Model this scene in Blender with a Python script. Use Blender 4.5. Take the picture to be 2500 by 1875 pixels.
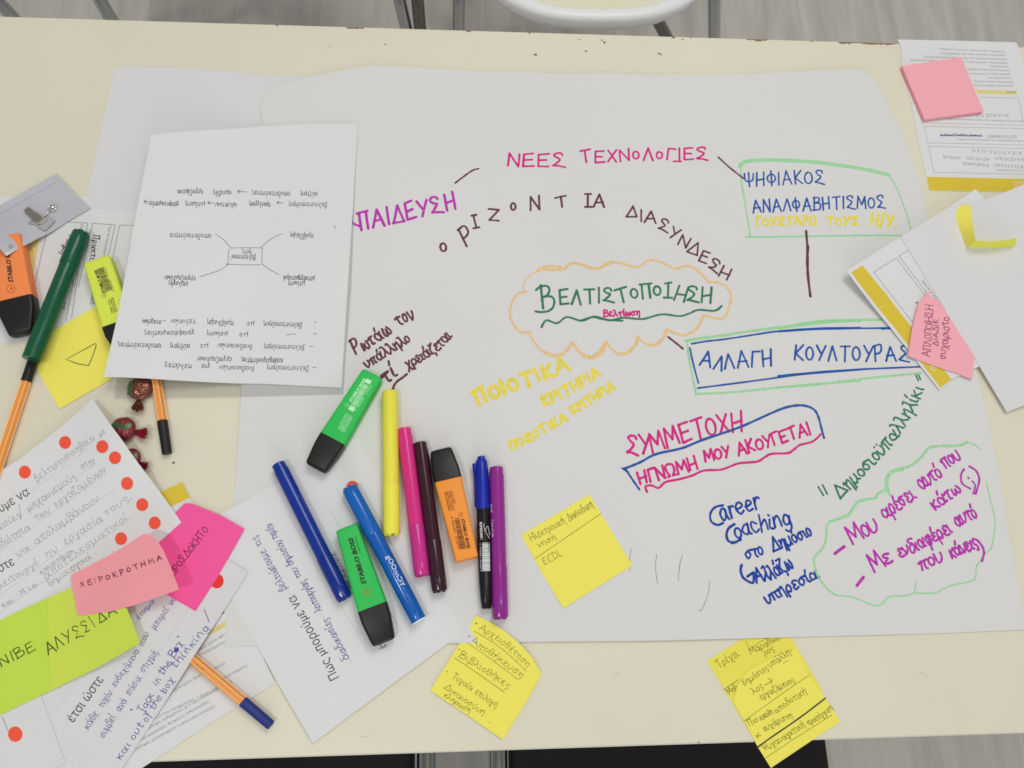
import bpy, bmesh, math, random
from mathutils import Vector, Matrix, noise
random.seed(7)
SC = bpy.context.scene
COL = SC.collection
for o in list(bpy.data.objects):
    bpy.data.objects.remove(o)

# ------------------------------------------------------------------ camera
# photograph: 2500 x 1875.  Phone held above the table, leaning a little to the far edge.
FPX, CX, CY = 1700 * 1.1302, 1250.0, 937.5
TOP = 0.74                      # height of the table top
CAMH = 0.742                    # camera above the table top
_vh = Vector(((25714 - 1106) * 1.1302, (808 - 829.5) * 1.1302, FPX)).normalized()
_n = Vector((0, 0, -1)); _n = (_n - _n.dot(_vh) * _vh).normalized()
_pitch = math.radians(-18.0)
_nz = math.cos(_pitch) * _n + math.sin(_pitch) * _vh.cross(_n)
AX, AZ = _vh, _nz
AY = AZ.cross(AX)
def cam2world(v):
    return Vector((v.dot(AX), v.dot(AY), v.dot(AZ)))
CAMPOS = Vector((0, 0, TOP + CAMH))
cam_data = bpy.data.cameras.new('camera')
cam = bpy.data.objects.new('camera', cam_data); COL.objects.link(cam)
_r = cam2world(Vector((1, 0, 0))); _u = cam2world(Vector((0, -1, 0))); _b = cam2world(Vector((0, 0, -1)))
cam.matrix_world = Matrix(((_r.x, _u.x, _b.x, CAMPOS.x), (_r.y, _u.y, _b.y, CAMPOS.y), (_r.z, _u.z, _b.z, CAMPOS.z), (0, 0, 0, 1)))
cam_data.sensor_width = 36; cam_data.sensor_fit = 'HORIZONTAL'
cam_data.lens = 36 * FPX / 2500
cam_data.clip_start = 0.01; cam_data.clip_end = 50
SC.camera = cam
SC.cycles.filter_width = 1.65
SC.render.resolution_x = 1024; SC.render.resolution_y = 768

# ------------------------------------------------------------------ light
world = bpy.data.worlds.new("World"); SC.world = world; world.use_nodes = True
bg = world.node_tree.nodes['Background']
bg.inputs[0].default_value = (0.93, 0.96, 1.0, 1); bg.inputs[1].default_value = 0.355
def area(name, loc, size, power, color, target=(0, 0.1, TOP), sy=None):
    d = bpy.data.lights.new(name, 'AREA'); d.energy = power; d.color = color
    d.shape = 'RECTANGLE'; d.size = size; d.size_y = sy or size
    o = bpy.data.objects.new(name, d); COL.objects.link(o); o.location = loc
    o.rotation_euler = (Vector(target) - Vector(loc)).to_track_quat('-Z', 'Y').to_euler()
    return o
area('ceiling_light', (0.5, 1.25, 2.9), 1.0, 19, (1, .985, .94))
area('ceiling_light', (-.62, -.60, 2.9), 0.12, 9.5, (1, .98, .93), target=(-.62, -.60, 0))
area('ceiling_light', (0.55, 0.10, 2.9), 0.10, 4.2, (1, .98, .93), sy=1.2)
area('window_light', (0.5, -2.7, 1.7), 1.7, 22, (.90, .95, 1.0))
SC.view_settings.view_transform = 'Standard'; SC.view_settings.look = 'None'
SC.view_settings.exposure = 0.0; SC.view_settings.gamma = 1.0

# ------------------------------------------------------------------ mapping photo -> table
CR = dict(Z=(0, 0, 1), F=(0, 0, 1.1302), A=(0, 0, .40687), B=(800, 0, .40687), C=(1600, 0, .40687), D=(0, 400, .36179),
    E=(200, 400, .3316), G=(800, 600, .3316), H=(1400, 600, .3316), I=(1900, 400, .36166), J=(0, 900, .30139),
    K=(0, 1350, .31646), M=(550, 1100, .36166), N=(700, 850, .45215), O=(1000, 1150, .42194), P=(1650, 1050, .38427),
    Q=(1600, 1500, .27125), R=(2150, 80, .25326), S=(2000, 400, .30139), T=(0, 400, .18083), U=(250, 880, .24105),
    V=(550, 850, .24105), W=(0, 1050, .27125), X=(350, 1150, .27125), a=(850, 1250, .18083), b=(780, 860, .13261),
    c=(1100, 1100, .27137), d=(980, 1060, .20503), e=(600, 0, .5877), f=(350, 1775, .45208))
def px(crop, p):
    c = CR[crop]; return (c[0] + p[0] * c[2], c[1] + p[1] * c[2])
def pxs(crop, pts): return [px(crop, p) for p in pts]
def bp(p, zmm=0.0):
    """point of the photograph -> world XY on the level zmm above the table top"""
    r = cam2world(Vector((p[0] - CX, p[1] - CY, FPX)))
    t = (TOP + zmm / 1000 - CAMPOS.z) / r.z
    return (CAMPOS.x + r.x * t, CAMPOS.y + r.y * t)
def bpz(p, z):
    x, y = bp(p, (z - TOP) * 1000); return Vector((x, y, z))
def hit(p, hf):
    x, y = bp(p, 1)
    for _ in range(7):
        x, y = bp(p, hf(x, y))
    return Vector((x, y, TOP + hf(x, y) / 1000))

# ------------------------------------------------------------------ materials
E0 = 0.80
def lin(c):
    c /= 255.0
    return c / 12.92 if c <= .04045 else ((c + .055) / 1.055) ** 2.4
def alb(rgb, k=1.0):
    return tuple(min(.97, max(.004, lin(v) / E0 * k)) for v in rgb) + (1,)
_mats = {}
def mat(name, rgb, rough=.6, spec=.3, bump=0, bscale=300, var=0, vscale=40, metal=0, k=1.0, alpha=1, trans=0, objvar=0, coat=0, raw=None):
    if name in _mats: return _mats[name]
    m = bpy.data.materials.new(name); m.use_nodes = True; _mats[name] = m
    nt = m.node_tree; b = nt.nodes['Principled BSDF']
    c = raw if raw else alb(rgb, k)
    b.inputs['Base Color'].default_value = c
    b.inputs['Roughness'].default_value = rough
    b.inputs['Specular IOR Level'].default_value = spec
    b.inputs['Metallic'].default_value = metal
    b.inputs['Coat Weight'].default_value = coat
    b.inputs['Coat Roughness'].default_value = .08
    if alpha < 1: b.inputs['Alpha'].default_value = alpha
    if trans: b.inputs['Transmission Weight'].default_value = trans
    tc = nt.nodes.new('ShaderNodeTexCoord')
    if var or objvar:
        n = nt.nodes.new('ShaderNodeTexNoise'); n.inputs['Scale'].default_value = vscale; n.inputs['Detail'].default_value = 4
        nt.links.new(tc.outputs['Object'], n.inputs['Vector'])
        mr = nt.nodes.new('ShaderNodeMapRange'); mr.inputs[1].default_value = .3; mr.inputs[2].default_value = .7
        mr.inputs[3].default_value = 1 - var; mr.inputs[4].default_value = 1 + var
        nt.links.new(n.outputs['Fac'], mr.inputs[0])
        val = mr.outputs[0]
        if objvar:
            oi = nt.nodes.new('ShaderNodeObjectInfo'); m2 = nt.nodes.new('ShaderNodeMapRange')
            m2.inputs[3].default_value = 1 - objvar; m2.inputs[4].default_value = 1 + objvar
            nt.links.new(oi.outputs['Random'], m2.inputs[0])
            mu = nt.nodes.new('ShaderNodeMath'); mu.operation = 'MULTIPLY'
            nt.links.new(val, mu.inputs[0]); nt.links.new(m2.outputs[0], mu.inputs[1]); val = mu.outputs[0]
        vm = nt.nodes.new('ShaderNodeVectorMath'); vm.operation = 'SCALE'
        vm.inputs[0].default_value = c[:3]; nt.links.new(val, vm.inputs['Scale'])
        nt.links.new(vm.outputs[0], b.inputs['Base Color'])
    if bump:
        n = nt.nodes.new('ShaderNodeTexNoise'); n.inputs['Scale'].default_value = bscale; n.inputs['Detail'].default_value = 3
        nt.links.new(tc.outputs['Object'], n.inputs['Vector'])
        bu = nt.nodes.new('ShaderNodeBump'); bu.inputs['Strength'].default_value = bump; bu.inputs['Distance'].default_value = .001
        nt.links.new(n.outputs['Fac'], bu.inputs['Height']); nt.links.new(bu.outputs[0], b.inputs['Normal'])
    return m
PAPER = mat('white_paper', (202, 200, 200), .85, .15, bump=.12, bscale=180, var=.012, vscale=6)
PAPER2 = mat('office_paper', (205, 204, 203), .85, .15, bump=.10, bscale=220, var=.01, vscale=9)
PAPER3 = mat('flipchart_paper', (202, 200, 197), .85, .15, bump=.35, bscale=22, var=.012, vscale=4)
STY = mat('yellow_sticky_paper', (224, 214, 94), .85, .1, bump=.1, bscale=200)
STY2 = mat('deep_yellow_sticky_paper', (218, 208, 86), .85, .1, bump=.1, bscale=200)
STP = mat('light_pink_sticky_paper', (232, 160, 168), .85, .1, bump=.1, bscale=200)
STL = mat('salmon_pink_sticky_paper', (226, 146, 152), .85, .1, bump=.1, bscale=200)
STH = mat('hot_pink_sticky_paper', (236, 86, 148), .85, .1, bump=.1, bscale=200)
STG = mat('lime_green_sticky_paper', (180, 206, 74), .85, .1, bump=.1, bscale=200)
STG2 = mat('yellow_green_sticky_paper', (190, 205, 78), .85, .1, bump=.1, bscale=200)
GOLD = mat('gold_print', (203, 178, 58), .75, .15)
PALEGOLD = mat('pale_gold_print', (204, 192, 122), .75, .15)
INK = dict(
    magenta=mat('magenta_marker_ink', (206, 42, 128), .7, .1, var=.12, vscale=300),
    purple=mat('purple_marker_ink', (182, 54, 170), .7, .1, var=.10, vscale=300),
    maroon=mat('maroon_marker_ink', (104, 58, 70), .7, .1, var=.15, vscale=300),
    green=mat('green_marker_ink', (50, 120, 86), .7, .1, var=.15, vscale=300),
    blue=mat('blue_marker_ink', (32, 84, 160), .7, .1, var=.15, vscale=300),
    navy=mat('navy_marker_ink', (28, 66, 154), .7, .1, var=.12, vscale=300),
    yellow=mat('yellow_highlighter_ink', (226, 210, 86), .8, .1, var=.05, vscale=200),
    orange=mat('orange_highlighter_ink', (246, 194, 140), .8, .1, var=.04, vscale=200),
    mint=mat('mint_highlighter_ink', (156, 212, 158), .8, .1, var=.05, vscale=200),
    pen=mat('black_pen_ink', (62, 62, 66), .7, .1), pencil=mat('pencil_lead', (150, 152, 152), .7, .1),
    ball=mat('blue_ballpoint_ink', (72, 76, 150), .7, .1), plum=mat('plum_pen_ink', (120, 40, 96), .7, .1),
    print=mat('black_print', (52, 52, 54), .8, .1), grey=mat('grey_print', (128, 130, 128), .8, .1),
    olive=mat('dark_pen_on_yellow', (92, 94, 42), .7, .1), rose=mat('dark_pen_on_pink', (116, 52, 74), .7, .1),
    white=mat('white_print', (226, 232, 230), .6, .2), palegreen=mat('pale_green_print', (176, 226, 178), .6, .2),
    redprint=mat('red_print', (176, 66, 40), .6, .2), dkgreen=mat('dark_pen_on_green', (62, 84, 40), .7, .1),
    brownprint=mat('dark_brown_print', (84, 34, 22), .6, .2))

def translucent(m, f):
    nt = m.node_tree; b = nt.nodes['Principled BSDF']; out = nt.nodes['Material Output']
    t = nt.nodes.new('ShaderNodeBsdfTranslucent'); c = b.inputs['Base Color'].default_value
    t.inputs[0].default_value = c; mx_ = nt.nodes.new('ShaderNodeMixShader'); mx_.inputs[0].default_value = f
    nt.links.new(b.outputs[0], mx_.inputs[1]); nt.links.new(t.outputs[0], mx_.inputs[2]); nt.links.new(mx_.outputs[0], out.inputs[0])
STS = mat('lit_yellow_strip', (240, 230, 118), .85, .1); translucent(STS, .5)  # lighter yellow: the light on the upright arm is put into its colour
def marker_ink(m, lo, hi):
    nt = m.node_tree; b = nt.nodes['Principled BSDF']; tc = nt.nodes.new('ShaderNodeTexCoord')
    n = nt.nodes.new('ShaderNodeTexNoise'); n.inputs['Scale'].default_value = 420; n.inputs['Detail'].default_value = 3
    nt.links.new(tc.outputs['Object'], n.inputs['Vector']); mr = nt.nodes.new('ShaderNodeMapRange')
    mr.inputs[1].default_value = .35; mr.inputs[2].default_value = .65; mr.inputs[3].default_value = lo; mr.inputs[4].default_value = hi
    nt.links.new(n.outputs['Fac'], mr.inputs[0]); nt.links.new(mr.outputs[0], b.inputs['Alpha'])
for k in ('magenta', 'purple', 'maroon', 'green', 'blue', 'navy'): marker_ink(INK[k], .78, .94)
marker_ink(INK['yellow'], .75, .96)
for k in ('orange', 'mint'): marker_ink(INK[k], .6, .9)
for k in ('pencil', 'ball', 'olive', 'plum', 'rose'): marker_ink(INK[k], .65, .95)
# ------------------------------------------------------------------ mesh helpers
def link(name, verts, faces, material, parent=None, smooth=False, sharp=None):
    """one mesh object; world-space verts; a top-level thing gets its origin at its base"""
    if parent is None:
        xs = [v[0] for v in verts]; ys = [v[1] for v in verts]; zs = [v[2] for v in verts]
        org = Vector(((min(xs) + max(xs)) / 2, (min(ys) + max(ys)) / 2, min(zs)))
    else:
        org = Vector(parent.get('_o', (0, 0, 0)))
    me = bpy.data.meshes.new(name)
    me.from_pydata([(v[0] - org.x, v[1] - org.y, v[2] - org.z) for v in verts], [], faces)
    me.materials.append(material)
    if smooth: me.polygons.foreach_set('use_smooth', [True] * len(me.polygons))
    me.update()
    if sharp is not None: me.set_sharp_from_angle(angle=math.radians(sharp))
    o = bpy.data.objects.new(name, me); COL.objects.link(o)
    if parent is None: o.location = org
    else: o.parent = parent
    o['_o'] = tuple(org)
    return o
def empty(name, loc):
    o = bpy.data.objects.new(name, None); COL.objects.link(o); o.location = loc; o['_o'] = tuple(loc)
    o.empty_display_size = .02
    return o
def tag(o, label=None, cat=None, group=None, kind=None):
    if label: o['label'] = label
    if cat: o['category'] = cat
    if group: o['group'] = group
    if kind: o['kind'] = kind
    return o
class Surf:
    def __init__(s, obj, hf): s.obj = obj; s.hf = hf; s.n = 0; s.hs = 1; s.ws = 1

# height functions (mm above the table top)
def const(z): return lambda x, y: z
def gbump(p, r, h, z=5):
    cx, cy = bp(p, z); r = r / 1000
    return lambda x, y: h * math.exp(-((x - cx) ** 2 + (y - cy) ** 2) / (r * r))
def ridge(p, q, r, h, z=5):
    a = Vector(bp(p, z)); b = Vector(bp(q, z)); d = b - a; L2 = d.length_squared; r = r / 1000
    def f(x, y):
        v = Vector((x, y)) - a; t = min(1, max(0, v.dot(d) / L2)); dist = (v - d * t).length
        return h * math.exp(-(dist / r) ** 2)
    return f
def curl(p, q, side, k, cap=40, z=3):
    """rises quadratically (k mm at 10 mm) beyond the line p-q, on the side of photo point `side`"""
    a = Vector(bp(p, z)); b = Vector(bp(q, z)); s = Vector(bp(side, z)); d = (b - a).normalized(); n = Vector((-d.y, d.x))
    if (s - a).dot(n) < 0: n = -n
    def f(x, y):
        t = (Vector((x, y)) - a).dot(n) * 1000
        return min(cap, k * (t / 10) ** 2) if t > 0 else 0
    return f
def wav(amp, scale, seed):
    return lambda x, y: amp * (noise.noise(Vector((x * scale, y * scale, seed))) + .5)
def add(*fs): return lambda x, y: sum(f(x, y) for f in fs)
def mx(*fs): return lambda x, y: max(f(x, y) for f in fs)
def plus(f, c): return lambda x, y: f(x, y) + c

def sheet(name, outline, hf, material, step=10, th=.12, label=None, cat=None, group=None, parent=None):
    """a thin sheet: outline in photo pixels, laid on / lifted to the height function"""
    pts = [hit(p, hf) for p in outline]
    bm = bmesh.new()
    bm.faces.new([bm.verts.new((p.x, p.y, 0)) for p in pts])
    st = step / 1000
    for ax in (0, 1):
        lo = min(p[ax] for p in pts); hi = max(p[ax] for p in pts)
        k = math.floor(lo / st) + 1
        while k * st < hi:
            co = [0, 0, 0]; co[ax] = k * st + 1e-5; no = [0, 0, 0]; no[ax] = 1
            bmesh.ops.bisect_plane(bm, geom=bm.verts[:] + bm.edges[:] + bm.faces[:], dist=1e-7, plane_co=co, plane_no=no)
            k += 1
    bmesh.ops.recalc_face_normals(bm, faces=bm.faces[:])
    if sum(f.normal.z for f in bm.faces) < 0: bmesh.ops.reverse_faces(bm, faces=bm.faces[:])
    bm.verts.index_update()
    V = [(v.co.x, v.co.y, TOP + hf(v.co.x, v.co.y) / 1000) for v in bm.verts]; n = len(V)
    Fc = [[v.index for v in f.verts] for f in bm.faces]
    V += [(v[0], v[1], v[2] - th / 1000) for v in V]
    Fs = Fc + [[i + n for i in reversed(f)] for f in Fc]
    for e in bm.edges:
        if len(e.link_faces) == 1:
            l = e.link_loops[0]; a, b_ = l.vert.index, l.link_loop_next.vert.index
            Fs.append([b_, a, a + n, b_ + n])
    bm.free()
    o = link(name, V, Fs, material, parent, smooth=True, sharp=40)
    if label: tag(o, label, cat, group)
    return Surf(o, hf)

# ------------------------------------------------------------------ strokes (ink on a surface)
def catmull(pts, n=6, closed=False):
    if len(pts) < 3: return list(pts)
    P = [pts[-1]] + list(pts) + [pts[0], pts[1]] if closed else [pts[0]] + list(pts) + [pts[-1]]
    out = []
    m = len(P) - 3
    for i in range(m):
        p0, p1, p2, p3 = P[i:i + 4]
        for j in range(n):
            t = j / n; t2 = t * t; t3 = t2 * t
            out.append(tuple(.5 * (2 * p1[k] + (p2[k] - p0[k]) * t + (2 * p0[k] - 5 * p1[k] + 4 * p2[k] - p3[k]) * t2 + (3 * p1[k] - p0[k] - 3 * p2[k] + p3[k]) * t3) for k in (0, 1)))
    out.append(tuple(P[-2])); return out
class Ink:
    """collects ribbons on one surface, then links them as one child mesh of its sheet"""
    def __init__(s, surf): s.s = surf; s.V = []; s.F = []; s.k = 0
    def ribbon(s, pts, w, taper=0, wv=.14, ends=True):
        if ends and s.s.ws == .88 and w > 1.2 and len(pts) > 1:      # marker ink pools where a stroke starts and stops
            for a, b in ((pts[0], pts[1]), (pts[-1], pts[-2])):
                L = math.dist(a, b) or 1; k = min(1, 2.2 / L); s.ribbon([a, (a[0] + (b[0] - a[0]) * k, a[1] + (b[1] - a[1]) * k)], w * .9, ends=False)
        hf = s.s.hf; s.k += 1; s.s.n += 1
        lift = .10 + (s.s.n % 60) * .0016
        P = [hit(p, lambda x, y: hf(x, y) + lift) for p in pts]
        Q = [P[0]]
        for p in P[1:]:
            if (p.xy - Q[-1].xy).length > w * 1e-4: Q.append(p)
        P = Q
        if len(P) == 1: P = [P[0], P[0] + Vector((w * 2e-4, 0, 0))]
        n = len(P); W = []
        sd = s.k * 3.7 + len(s.V) * .01
        for i in range(n):
            t = i / (n - 1); wi = w * (1 + wv * noise.noise(Vector((i * .45, sd, 0))) * 2)
            if taper: wi *= 1 - taper * abs(2 * t - 1) ** 2
            W.append(wi / 2000)
        def dirn(i):
            a = P[max(0, i - 1)]; b = P[min(n - 1, i + 1)]; d = (b - a).xy
            return d.normalized() if d.length > 1e-9 else Vector((1, 0))
        rows = []
        d0 = dirn(0); d1 = dirn(n - 1)
        ring = []
        for ang in (.85, .45):
            c = P[0].xy - d0 * W[0] * math.sin(ang * math.pi / 2); h_ = W[0] * math.cos(ang * math.pi / 2); ring.append((c, d0, h_, P[0].z))
        for i in range(n): ring.append((P[i].xy, dirn(i), W[i], P[i].z))
        for ang in (.45, .85):
            c = P[-1].xy + d1 * W[-1] * math.sin(ang * math.pi / 2); h_ = W[-1] * math.cos(ang * math.pi / 2); ring.append((c, d1, h_, P[-1].z))
        b = len(s.V)
        for c, d, h_, z in ring:
            nn = Vector((-d.y, d.x))
            L = c + nn * h_; R_ = c - nn * h_
            s.V.append((L.x, L.y, z)); s.V.append((R_.x, R_.y, z))
        for i in range(len(ring) - 1):
            j = b + 2 * i; s.F.append((j, j + 1, j + 3, j + 2))
    def line(s, crop, pts, w, curve=True, n=6, **k):
        w *= s.s.ws; q = pxs(crop, pts); s.ribbon(catmull(q, n) if curve and len(q) > 2 else sub(q), w, **k)
    def poly(s, quad, lift=.06):
        hf = s.s.hf; b = len(s.V)
        for p in quad: s.V.append(tuple(hit(p, lambda x, y: hf(x, y) + lift)))
        s.F.append(tuple(range(b, b + len(quad))))
    def done(s, name, ink, label=None):
        if not s.V: return
        o = link(name, s.V, s.F, INK[ink] if isinstance(ink, str) else ink, s.s.obj)
        if label: o['label'] = label
        return o
def sub(q, step=14):
    out = [q[0]]
    for a, b in zip(q, q[1:]):
        n = max(1, int(math.dist(a, b) / step))
        for i in range(1, n + 1): out.append((a[0] + (b[0] - a[0]) * i / n, a[1] + (b[1] - a[1]) * i / n))
    return out

GL = {}
def g(chars, w, spec):
    st = []
    for part in spec.split(';'):
        part = part.strip()
        st.append((part[0], [tuple(float(v) for v in q.split(',')) for q in part[1:].split()]))
    for ch in chars: GL[ch] = (w, st)
g('ΑA', .72, 'L0,0 .36,1 .72,0;L.1,.36 .62,.38')
g('ΒB', .62, 'L.06,0 .06,1;C.0,.98 .45,1 .5,.72 .1,.53;C.1,.53 .62,.48 .6,.1 .35,0 -.02,.0')
g('Γ', .55, 'L.05,0 .08,1 .58,1.02'); g('Δ', .72, 'L0,0 .42,1 .72,.02 0,0')
g('ΕE', .58, 'L.58,1 .06,.97 .04,0 .6,.03;L.06,.5 .48,.52')
g('ΖZ', .62, 'L0,1 .6,1 .05,.03 .66,0'); g('ΗH', .64, 'L.04,0 .06,1;L.6,0 .62,1.03;L.05,.44 .62,.52')
g('Θ', .62, 'O.3,.5 .3,.48;L.1,.5 .5,.5'); g('Ιl|', .14, 'L.07,0 .07,1')
g('Ĭ', .5, 'L.25,0 .24,1;L.03,1 .45,1.02;L.02,0 .5,.0')
g('ΚK', .62, 'L.06,0 .06,1;L.58,1 .1,.45 .62,0'); g('Λ', .62, 'L0,0 .32,1 .62,0')
g('ΜM', .8, 'L0,0 .1,1 .4,.3 .7,1 .8,0'); g('ΝN', .6, 'L0,0 .04,1 .56,0 .6,1')
g('Ο', .56, 'O.28,.45 .28,.42'); g('Oº', .44, 'O.22,.45 .2,.3'); g('Π', .64, 'L.1,0 .12,.98;L.54,0 .54,.98;L.0,.98 .66,1.02')
g('ΡP', .56, 'L.06,0 .06,1;C.0,.98 .45,1.02 .52,.7 .35,.48 .08,.46')
g('Σ', .7, 'C.58,.8 .5,.97 .25,1 .08,.84 .25,.66 .46,.52 .3,.3 .04,.1;L.04,.1 .35,.06 .74,-.06')
g('ΤT', .7, 'L0,.98 .7,1.02;L.35,1 .37,0'); g('ΥY', .62, 'L0,1 .3,.5;L.62,1 .18,0')
g('Φ', .66, 'O.33,.5 .3,.3;L.33,1.05 .33,-.05'); g('ΧX', .6, 'L.02,1 .6,0;L.58,1 .0,0')
g('Ψ', .7, 'C0,.95 .06,.5 .35,.36 .62,.5 .7,.95;L.35,1.02 .35,0'); g('Ω', .7, 'L0,0 .22,.03;C.22,.03 .04,.4 .1,.85 .35,1 .6,.85 .66,.4 .45,.03;L.45,.03 .7,0')
g('α', .62, 'C.58,.6 .46,.15 .22,0 .02,.25 .12,.55 .3,.56 .44,.3 .5,.05 .64,.02')
g('a', .5, 'C.42,.5 .22,.6 .03,.35 .12,.03 .32,.1 .43,.5;C.43,.55 .42,.1 .54,0')
g('β', .5, 'C.02,-.3 .08,.3 .1,.8 .28,1 .46,.8 .24,.55 .5,.4 .42,.05 .12,.05'); g('γ', .48, 'C0,.58 .14,.5 .26,.0 .22,-.32 .12,-.2 .24,.1 .48,.6')
g('δ', .5, 'C.46,.95 .16,1 .1,.78 .38,.55 .48,.25 .25,0 .03,.2 .1,.5 .34,.6'); g('ε', .46, 'C.44,.52 .2,.64 .08,.48 .28,.33 .04,.2 .16,.0 .46,.06')
g('ζ', .44, 'L.05,.95 .42,.98;C.42,.98 .06,.5 .1,.1 .38,-.02 .34,-.25'); g('η', .46, 'C0,.56 .08,.58 .08,.0;C.08,.36 .3,.64 .42,.5 .42,-.3')
g('θ', .46, 'O.22,.45 .2,.48;L.04,.46 .4,.46'); g('ι', .2, 'C.06,.6 .06,.1 .22,.02'); g('i', .2, 'C.06,.6 .06,.1 .2,.02;L.08,.82 .09,.85')
g('κk', .46, 'L.06,.62 .05,0;L.42,.62 .08,.3;L.14,.34 .44,0'); g('λ', .5, 'C0,.9 .16,.92 .3,.4 .5,0;L.26,.5 .0,0')
g('μ', .58, 'L.06,.6 .0,-.32;C.05,.12 .22,-.02 .42,.2;C.44,.6 .42,.1 .56,.0'); g('ν', .44, 'L0,.6 .16,0;C.16,0 .4,.3 .42,.62')
g('ξ', .42, 'C.4,.95 .1,.85 .12,.6 .35,.55 .1,.45 .05,.1 .35,0 .3,-.25'); g('οo', .42, 'O.2,.3 .19,.29'); g('π', .58, 'C0,.5 .1,.6 .58,.6;L.16,.58 .12,0;C.42,.58 .4,.1 .52,0')
g('ρ', .48, 'C.02,-.35 .05,.3 .25,.6 .46,.35 .28,.0 .08,.14'); g('σ', .56, 'C.58,.6 .25,.6 .03,.3 .2,0 .42,.25 .24,.58')
g('ς', .42, 'C.42,.52 .18,.6 .05,.35 .34,.12 .28,-.22 .12,-.2'); g('τ', .46, 'C0,.5 .12,.62 .48,.6;C.24,.6 .2,.1 .36,0')
g('υu', .46, 'C0,.6 .06,.08 .26,0 .42,.3 .42,.62'); g('φ', .6, 'C.22,.6 .02,.4 .14,.03 .4,.0 .56,.35 .4,.62 .3,.45 .24,-.35')
g('χx', .5, 'C0,.6 .14,.5 .34,-.2 .5,-.28;L.48,.6 .0,-.28'); g('ψ', .6, 'C0,.6 .05,.1 .3,0 .55,.1 .6,.6;L.34,.9 .26,-.35'); g('ω', .62, 'C.08,.58 .0,.15 .16,0 .31,.4;C.31,.4 .44,0 .62,.15 .54,.6')
g('e', .46, 'C.04,.3 .25,.34 .42,.45 .3,.62 .1,.52 .03,.25 .16,.0 .46,.1'); g('c', .42, 'C.42,.5 .15,.62 .02,.3 .15,0 .44,.1'); g('C', .62, 'C.6,.85 .4,1.05 .05,.7 .05,.15 .35,-.02 .65,.12'); g('h', .48, 'L.06,1 .06,0;C.06,.3 .28,.64 .4,.45 .42,0')
g('n', .48, 'L.04,.6 .06,0;C.06,.3 .28,.66 .4,.45 .46,0'); g('gɡ', .5, 'C.42,.5 .2,.62 .03,.35 .15,.03 .38,.15 .42,.5;C.43,.55 .44,-.1 .3,-.4 .05,-.25')
g('r', .4, 'L.05,.6 .06,0;C.07,.3 .2,.6 .4,.55'); g('t', .4, 'L.2,.95 .2,.05;L.0,.6 .4,.62;C.2,.05 .3,-.02 .4,.08'); g('j', .2, 'C.1,.6 .1,-.2 -.05,-.3'); g('J', .5, 'C.5,1 .35,.9 .3,.0 .1,-.25 -.05,.0;L.15,1 .6,1.02')
g('b', .48, 'L.05,1 .05,0;C.05,.3 .25,.64 .44,.35 .3,0 .06,.1'); g('d', .5, 'C.4,.5 .2,.6 .03,.3 .2,0 .42,.3;L.44,1 .46,0'); g('f', .35, 'C.38,.95 .2,1 .15,.6 .12,-.3;L0,.55 .32,.57')
g('D', .62, 'L.06,0 .06,1;C.06,1 .6,.85 .6,.2 .04,.0'); g('L', .5, 'L.08,1 .04,0 .52,.02')
g('-', .4, 'L.04,.4 .36,.42'); g('.', .16, 'L.06,.02 .08,.04'); g('·•', .2, 'O.1,.4 .06,.06'); g('/', .3, 'L0,-.1 .3,1.05'); g(',', .16, 'L.1,.05 .04,-.18')
g('!', .14, 'L.07,.3 .07,1;L.07,.02 .07,.05'); g('"', .3, 'L.05,1.05 .08,.75;L.22,1.05 .25,.75'); g('→', .8, 'L0,.35 .75,.35;L.5,.6 .76,.35 .5,.1'); g('(', .25, 'C.25,1 .05,.5 .25,-.1'); g(')', .25, 'C0,1 .2,.5 0,-.1')
ACC = dict(zip('άέήίόύώϋΆΎϊ', 'αεηιουωυΑΥι'))
def glyph(ink, ch, org, ux, uy, w, jit=.03):
    """origin, right vector and up vector in photo pixels"""
    acc = ch in ACC; base = ACC.get(ch, ch)
    if base not in GL: return
    gw, st = GL[base]
    def m(p): return (org[0] + ux[0] * p[0] + uy[0] * p[1], org[1] + ux[1] * p[0] + uy[1] * p[1])
    J = lambda p: (p[0] + random.uniform(-jit, jit), p[1] + random.uniform(-jit, jit))
    for kind, pts in st:
        if kind == 'O':
            (cx, cy), (rx, ry) = pts
            a0 = random.uniform(1.2, 2.0); rx *= random.uniform(.9, 1.1)
            q = [(cx + rx * math.cos(a0 + t * 6.6 / 13), cy + ry * math.sin(a0 + t * 6.6 / 13)) for t in range(14)]
            ink.ribbon([m(p) for p in q], w)
        elif kind == 'C' and len(pts) > 2:
            ink.ribbon(catmull([m(J(p)) for p in pts], 4), w)
        else:
            q = [m(J(p)) for p in pts]
            for a, b in zip(q, q[1:]): ink.ribbon([a, ((a[0] + b[0]) / 2 + random.uniform(-.4, .4), (a[1] + b[1]) / 2), b], w)
    if acc:
        x0 = gw * .45
        if ch in 'ϋϊ': ink.ribbon([m((x0 - .12, .85)), m((x0 - .1, .86))], w); ink.ribbon([m((x0 + .14, .85)), m((x0 + .16, .86))], w)
        else: ink.ribbon([m((x0, .78)), m((x0 + .1, 1.02))], w)
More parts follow.
